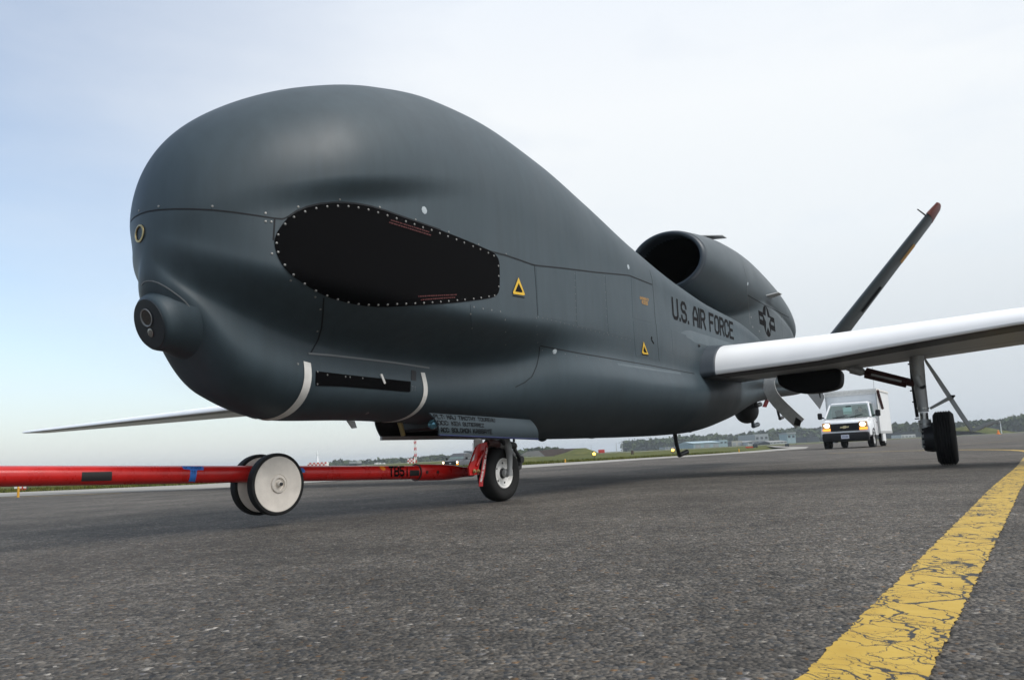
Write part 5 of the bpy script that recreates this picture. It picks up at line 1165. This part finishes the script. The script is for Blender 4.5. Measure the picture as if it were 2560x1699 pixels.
B5('hangar', 'pale blue hangar with gabled roof beyond the grass, left of the propless tail mast', 'hangar', 325, 590, 988, 420, 40, BM['ltblue'], roof='ridge', rm=bmat('pale_blue_roof', (.36, .46, .50)), doors=3) .__setitem__('label', 'pale blue hangar with wide pitched roof on the far side of the grass')
B5('hangar_annex', 'small pale blue block at the right end of the hangar', 'building', 585, 662, 980, 430, 20, BM['ltblue'], windows=2)
B5('shelter', 'dark low shelter beside the pale blue annex', 'building', 655, 705, 1000, 440, 20, BM['dk'])
B5('store', 'small beige store building between hangar and white sheds', 'building', 702, 808, 990, 440, 20, BM['beige'], doors=2)
B5('hall', 'large pale grey box hall above the white sheds', 'building', 932, 1064, 922, 520, 40, BM['grey'], windows=3)
B5('shed', 'white shed with low gable under the pale grey hall', 'shed', 862, 975, 985, 430, 25, BM['white'], roof='gable', rm=BM['roof'], eave=.72, windows=2)
B5('shed', 'dark gabled shed in front of the white sheds', 'shed', 972, 1080, 992, 420, 25, BM['dk'], roof='gable', rm=BM['dk'], eave=.5)
B5('shed', 'long white shed left of the grey tower block', 'shed', 1075, 1250, 985, 430, 25, BM['white'], roof='ridge', rm=BM['roof'], eave=.6, windows=5)
tw = B5('tower_block', 'slim pale blue-grey tower block with overhanging top', 'tower', 1247, 1330, 908, 470, 14, BM['ltblue'], roof='cap', rm=BM['grey'], eave=1.0, windows=2)
B5('terrace', 'stepped dark grey building among the far trees', 'building', 1440, 1560, 950, 520, 30, BM['dk'], windows=5)
B5('low_store', 'long low grey store building left of the pale blue hangar', 'building', 50, 330, 1044, 460, 20, BM['grey'], windows=8)
B5('long_shelter', 'long dark aircraft shelter behind the van, right side', 'building', 2225, 2560, 905, 330, 30, BM['dk'])
q6x = lambda x, y=0: z6((x, y))[0]
building('white_store', 'low white store in front of the long dark shelter', 'building', q6x(990)[0], q6x(1130)[0], q6x(0, 1120)[1], 300, 8, BM['white'], doors=4)
building('bunker', 'dark bunker front in the grass bank beyond the main wheel', 'bunker', q6x(1815)[0], q6x(1958)[0], q6x(0, 1042)[1], 300, 20, BM['dk'], windows=0)
# grass banks
def bank(label, px, D_, dep, m='grass', name='grass_bank'):
    P = [W2(x, y, D_) for x, y in px]; t = MB(); n = len(P)
    prof = []
    for f in (0, .25, .5, .75, 1):
        prof.append([Vector((p.x, D_-dep*.5+dep*f, max(.0, p.z)*math.sin(math.pi*f)**.8)) for p in P])
    t.loft(prof, caps=False, closed=False); o = t.build(name, m, None, True, 180, fix=False); return tag(o, label, 'bank')
bank('green grass bank right of the main wheel', z6((1520, 1085), (1560, 1052), (1630, 1035), (1720, 1050), (1800, 1075), (1850, 1100)), 290, 40)
z3_ = lambda *p: Z(1250, 1050, 2.954, *p)
bank('green grass bank at the end of the brown revetment', z3_((400, 262), (480, 240), (560, 210), (630, 204), (680, 222), (710, 252)), 200, 30)
rev = thing('revetment', 'brown and grey concrete revetment behind the nose wheel', 'revetment', (0, 0, 0))
Pq = lambda p, D_=205: W2(*z3_(p)[0], D_)
def slab(px, m, nm, D_=205):
    P = [Pq(p, D_) for p in px]; P = [Vector((p.x, p.y, max(p.z, -.1))) for p in P]; part(MB().prism(P, (0, 8, 0)), nm, m, rev, smooth=False)
slab([(150, 262), (190, 236), (330, 268)], BM['conc'], 'concrete_ramp'); slab([(170, 262), (195, 232), (285, 222), (335, 268)], BM['conc'], 'concrete_ramp', 206)
slab([(330, 266), (270, 226), (380, 214), (640, 204), (560, 260)], BM['brown'], 'brown_wall', 207)
# red and white beacons on the left
zT2 = lambda *p: Z(700, 1050, 4.296, *p)
def checker(label, x0, x1, y0, y1, D_, nx_, nz_, dep=3, zbase=0.):
    xa, xb, zt = extent(x0, x1, y0, D_); t = thing('checkered_hut', label, 'hut', ((xa+xb)/2, D_, zbase)); w = xb-xa; h_ = zt-zbase
    part(MB().box((0, dep/2, h_/2), (w-.02, dep, h_-.02)), 'wall', BM['ww'], t, smooth=False)
    for i in range(nx_):
        for j in range(nz_):
            part(MB().box((-w/2+w*(i+.5)/nx_, -.02, h_*(j+.5)/nz_), (w/nx_, .05, h_/nz_)), 'panel', BM['redw'] if (i+j) % 2 else BM['ww'], t, smooth=False)
    return t
checker('long red and white checkered hut under the white cone', *[zT2((295, 0))[0][0], zT2((500, 0))[0][0], zT2((0, 452))[0][1], 0], 250, 10, 3)
xa, xb, zt = extent(zT2((375, 0))[0][0], zT2((415, 0))[0][0], zT2((0, 322))[0][1], 254)
zb0 = W2(*zT2((395, 450))[0], 254).z
cn = thing('beacon_tower', 'white cone shaped beacon tower above the checkered hut', 'beacon', ((xa+xb)/2, 254.5, zb0-1))
w = (xb-xa)/2; part(MB().lathe([(w*1.05, 0), (w*.9, 1), (w*.42, (zt-zb0)*.55+1), (w*.36, (zt-zb0)*.62+1), (w*.45, (zt-zb0)*.66+1), (w*.3, (zt-zb0)*.78+1), (w*.16, (zt-zb0)+1)], (0, 0, 0), (0, 0, 1), 24), 'cone', 'vwhite', cn, angle=30)
part(MB().lathe([(w*.5, (zt-zb0)*.62+1), (w*.5, (zt-zb0)*.66+1)], (0, 0, 0), (0, 0, 1), 16), 'gallery', BM['grey'], cn)
checker('small red and white checkered hut at the foot of the lattice mast', zT2((1368, 0))[0][0], zT2((1440, 0))[0][0], zT2((0, 410))[0][1], 0, 190, 4, 3)
px0, px1 = zT2((1436, 0))[0][0], zT2((1458, 0))[0][0]; mx0, mx1, mzt = extent(px0, px1, zT2((0, 120))[0][1], 192)
mst = thing('lattice_mast', 'red and white lattice mast beside the small checkered hut', 'mast', ((mx0+mx1)/2, 192, 0)); hw = (mx1-mx0)/2*.8; nseg = 10
for k in range(nseg):
    z0, z1 = mzt*k/nseg, mzt*(k+1)/nseg; m_ = BM['redw'] if k % 2 == 0 else BM['ww']; mbm = MB()
    for a, b in ((-1, -1), (1, -1), (1, 1), (-1, 1)): mbm.cyl((a*hw, b*hw, z0), (a*hw, b*hw, z1), .07, .07, 5)
    for a in (-1, 1):
        mbm.cyl((-hw, a*hw, z0), (hw, a*hw, z1), .05, .05, 4); mbm.cyl((a*hw, -hw, z1), (a*hw, hw, z0), .05, .05, 4)
    part(mbm, 'mast_section', m_, mst)
building('control_hut', 'small dark flat-roofed hut on the left horizon', 'hut', zT2((748, 0))[0][0], zT2((825, 0))[0][0], zT2((0, 438))[0][1], 300, 8, BM['dk'], roof='cap', rm=BM['grey'], eave=.95)
for k, x in enumerate((1022, 1060, 1104)):
    building('parked_trailer', ('leftmost', 'middle', 'rightmost')[k]+' of three tiny white trailers on the left horizon', 'trailer', zT2((x-9, 0))[0][0], zT2((x+9, 0))[0][0], zT2((0, 456))[0][1], 300, 4, BM['white'], group='white trailers on the horizon')
# signs, markers and lamps beside the taxiway
def sign(label, x0, x1, y0, y1, D_, m, extra=True):
    xa, xb, zt = extent(x0, x1, y0, D_); zb_ = W2((x0+x1)/2, y1, D_).z; t = thing('taxiway_sign', label, 'sign', ((xa+xb)/2, D_, max(zb_, -.9))); w = xb-xa; h_ = zt-max(zb_, -.9)
    part(MB().box((0, 0, h_*.58), (w, .22, h_*.84), bev=.03), 'sign_board', m, t, smooth=False)
    for s_ in (-1, 1): part(MB().box((s_*w*.35, 0, h_*.1), (.06, .06, h_*.22)), 'leg', 'dark', t, smooth=False)
    return t
sg1 = sign('red taxiway sign under the tow bar at far left', *[zU((190, 0))[0][0], zU((248, 0))[0][0], zU((0, 652))[0][1], zU((0, 704))[0][1]], 29, BM['redw'])
for k, x in enumerate((-.18, .0, .18)): part(MB().box((x*.9, -.116, .20), (.10, .004, .15)), 'sign_mark', BM['ww'], sg1, smooth=False)
sign('black sign back beside the red taxiway sign', *[zU((250, 0))[0][0], zU((268, 0))[0][0], zU((0, 655))[0][1], zU((0, 698))[0][1]], 29.4, BM['dk'])
sign('dark sign on a red base by the end of the grass', *[z5((915, 0))[0][0], z5((958, 0))[0][0], z5((0, 1026))[0][1], z5((0, 1060))[0][1]], 95, BM['dk'])
sign('low red sign base at the end of the grass', *[z5((842, 0))[0][0], z5((914, 0))[0][0], z5((0, 1048))[0][1], z5((0, 1062))[0][1]], 94, BM['redw'])
sign('small dark sign right of the grass tip', *[z5((1232, 0))[0][0], z5((1268, 0))[0][0], z5((0, 1018))[0][1], z5((0, 1046))[0][1]], 75, BM['dk'])
sign('brown sign in the grass right of the revetment', *[z3_((967, 0))[0][0], z3_((985, 0))[0][0], z3_((0, 222))[0][1], z3_((0, 254))[0][1]], 75, BM['brown'])
sign('small red and white board in front of the far trees', *[z3_((725, 0))[0][0], z3_((772, 0))[0][0], z3_((0, 216))[0][1], z3_((0, 246))[0][1]], 150, BM['redw'])
MT['stake'] = mat('yellow_stake_paint', (.65, .33, .03), .6)
def stake(label, x, y0, y1, D_, r=.03):
    a, b = W2(x, y0, D_), W2(x, y1, D_); t = MB().tube([(0, 0, 0), (0, 0, a.z-b.z-.03)], [r, r*.9], 8).tube([(0, 0, a.z-b.z-.03), (0, 0, a.z-b.z)], [r*.9, r*.4], 8).build('marker_stake', 'stake', None, True); t.location = (b.x, b.y, b.z); return tag(t, label, 'marker', 'yellow marker stakes')
stake('yellow marker stake below the tow bar at far left', zU((178, 0))[0][0], zU((0, 650))[0][1], zU((0, 760))[0][1], 18.6, .028)
stake('yellow marker stake in the grass right of the nose wheel', z3_((482, 0))[0][0], z3_((0, 285))[0][1], z3_((0, 311))[0][1], 33, .03)
stake('yellow marker stake in the grass below the pale blue hangar', z3_((1766, 0))[0][0], z3_((0, 210))[0][1], z3_((0, 238))[0][1], 42, .03)
MT['glow'] = mat('lit_runway_lamp', (.9, .5, .1), .3, emit=(1, .50, .06), estr=4)
def rlamp(label, x, y, D_):
    c = W2(x, y, D_); zg = swale(c.x, c.y); t = thing('runway_lamp', label, 'lamp', (c.x, c.y, zg), 0, 'lit runway lamps'); h_ = max(c.z-zg, .1)
    part(MB().cyl((0, 0, 0), (0, 0, h_), .04, .03, 8), 'post', 'dark', t); part(MB().ell((0, 0, h_), (.13, .13, .12), 12, 8), 'globe', 'glow', t, angle=180)
rlamp('lit amber runway lamp in the grass by the revetment', *z3_((695, 248))[0], 70); rlamp('lit amber runway lamp left of the drain mast', *z3_((1276, 220))[0], 75)
def pole(label, x, y0, D_, r=.12, m='under', name='pole', cat='pole', group=None):
    a = W2(x, y0, D_); t = MB().tube([(0, 0, 0), (0, 0, a.z)], [r, r*.5], 6).build(name, m, None, True); t.location = (a.x, a.y, 0); return tag(t, label, cat, group)
pole('thin mast above the right end of the revetment', *z3_((672, 182))[0], 300); pole('left of two thin dark masts over the far trees', *z3_((857, 162))[0], 500, .25); pole('right of two thin dark masts over the far trees', *z3_((898, 148))[0], 500, .3)
pole('white pole at the right end of the bunker', *z6((1960, 985))[0], 200, .12, 'vwhite'); pole('dark mast behind the pickup', *zT2((2072, 245))[0], 300, .22, 'dark')
cn_ = W2(*z6((1942, 1092))[0], 150); tag(MB().lathe([(.5, 0), (.5, .06), (.28, .06), (.06, .8), (.0, .8)], (cn_.x, 150, 0), (0, 0, 1), 12).build('traffic_cone', 'orange', None, True, 30), 'tiny orange cone in front of the bunker', 'cone')

# ------------------------------------------------------------------ far woods, turf blades
MT['leaf'] = mat('far_foliage', (.055, .085, .03), .9, spec=.1, var=.55, vscale=.25, var2=(.075, .10, .035))
def wood(name, profile, D0, D1, n, size, label=None):
    """profile: (px x, px y of the crown line); builds clumps of leaf faces through the depth of the wood"""
    px = resample(profile, 4); V = []; F = []
    P0 = np.array([[*W2(p[0], p[1], D0)] for p in px])
    for k in range(n):
        i = rng.integers(0, len(P0)-1); t = rng.random(); dd = D0+(D1-D0)*rng.random()**1.5
        p = np.array(W2(*(px[i]*(1-t)+px[i+1]*t), dd)); h_ = p[2]
        c = np.array([p[0], dd, 0]); 
        hump = .82+.18*math.sin(c[0]*.55/size+math.sin(c[0]*.21/size)*2)*math.cos(dd*.3)
        z = h_*hump*(1-rng.random()**2.2*.95); s_ = size*rng.uniform(.5, 1.2)
        for _ in range(3):
            o = c+np.array([rng.normal(0, s_*.7), rng.normal(0, s_*.7), z+rng.normal(0, s_*.35)]); o[2] = max(o[2], .2)
            u = rng.normal(0, 1, 3); u /= np.linalg.norm(u); v = np.cross(u, rng.normal(0, 1, 3)); v /= np.linalg.norm(v)
            b = len(V); a_ = s_*rng.uniform(.35, .8); V += [tuple(o+u*a_), tuple(o+v*a_), tuple(o-u*a_), tuple(o-v*a_*.8)]; F.append((b, b+1, b+2, b+3))
    me = bpy.data.meshes.new(name); me.from_pydata(V, [], F); o = bpy.data.objects.new(name, me); COL.objects.link(o); me.materials.append(MT['leaf'])
    return tag(o, kind='stuff')
wood('far_wood', Z(1650, 850, 3.938, (-330, 1010), (-200, 1008), (-60, 1002), (0, 990), (200, 972), (430, 958), (600, 962), (650, 985), (700, 975), (800, 948), (930, 928), (1080, 908), (1200, 890), (1400, 885), (1650, 878), (1900, 875), (2230, 862), (2400, 855), (2640, 845)), 620, 720, 9000, 3.2)
wood('far_wood', Z(2000, 800, 3.92, (840, 1055), (950, 1048), (1170, 1040), (1350, 1035), (1560, 1030), (1700, 1020), (1850, 1010), (2000, 990), (2080, 965), (2195, 955), (2330, 950)), 480, 560, 5000, 2.6)
wood('far_wood', Z(1250, 1050, 2.954, (100, 255), (200, 235), (280, 222), (330, 225), (420, 226)), 420, 470, 900, 2.2)
wood('far_wood', Z(700, 1050, 4.296, (560, 478), (600, 462), (680, 464), (760, 474), (900, 470), (1000, 455), (1120, 447), (1250, 434), (1400, 438), (1520, 425), (1640, 405), (1720, 398), (1800, 410), (1960, 390), (2000, 375), (2100, 362), (2240, 362)), 560, 640, 3500, 2.4)
# near turf edge : upright blades
V = []; F = []
ed = resample([(-40, 40), (-18, 28.2), (-9.8, 24.8), (-5, 27.2), (.3, 33.2), (5, 37), (9.7, 41.2), (14, 47.7), (20, 60)], .05)
for k in range(26000):
    i = rng.integers(0, len(ed)-1); x, y = ed[i]; dd = rng.random()**1.6*9; x -= dd*.35+rng.normal(0, .2); y += dd+abs(rng.normal(0, .1)); z = swale(x, y)-.03; hh = rng.uniform(.05, .16); w = rng.uniform(.012, .03); a = rng.uniform(0, 3.14); lx, ly = rng.normal(0, .04, 2)
    b = len(V); V += [(x-math.cos(a)*w, y-math.sin(a)*w, z), (x+math.cos(a)*w, y+math.sin(a)*w, z), (x+lx, y+ly, z+hh)]; F.append((b, b+1, b+2))
me = bpy.data.meshes.new('turf'); me.from_pydata(V, [], F); o = bpy.data.objects.new('turf', me); COL.objects.link(o); me.materials.append(MT['grassb']); tag(o, kind='stuff')

# ------------------------------------------------------------------ air : thin haze over the airfield
hz = MB().box((0, 1500, 12.9), (5000, 4000, 30)).build('haze', None, None, False); tag(hz, kind='stuff'); hz.location = (0, 0, 0)
hm = bpy.data.materials.new('haze_air'); hm.use_nodes = True; nt = hm.node_tree; nt.nodes.clear()
ho = nt.nodes.new('ShaderNodeOutputMaterial'); pvn = nt.nodes.new('ShaderNodeVolumePrincipled'); pvn.inputs['Density'].default_value = .00038; pvn.inputs['Color'].default_value = (.86, .93, 1, 1); pvn.inputs['Anisotropy'].default_value = .2
nt.links.new(pvn.outputs[0], ho.inputs['Volume']); hz.data.materials.append(hm)
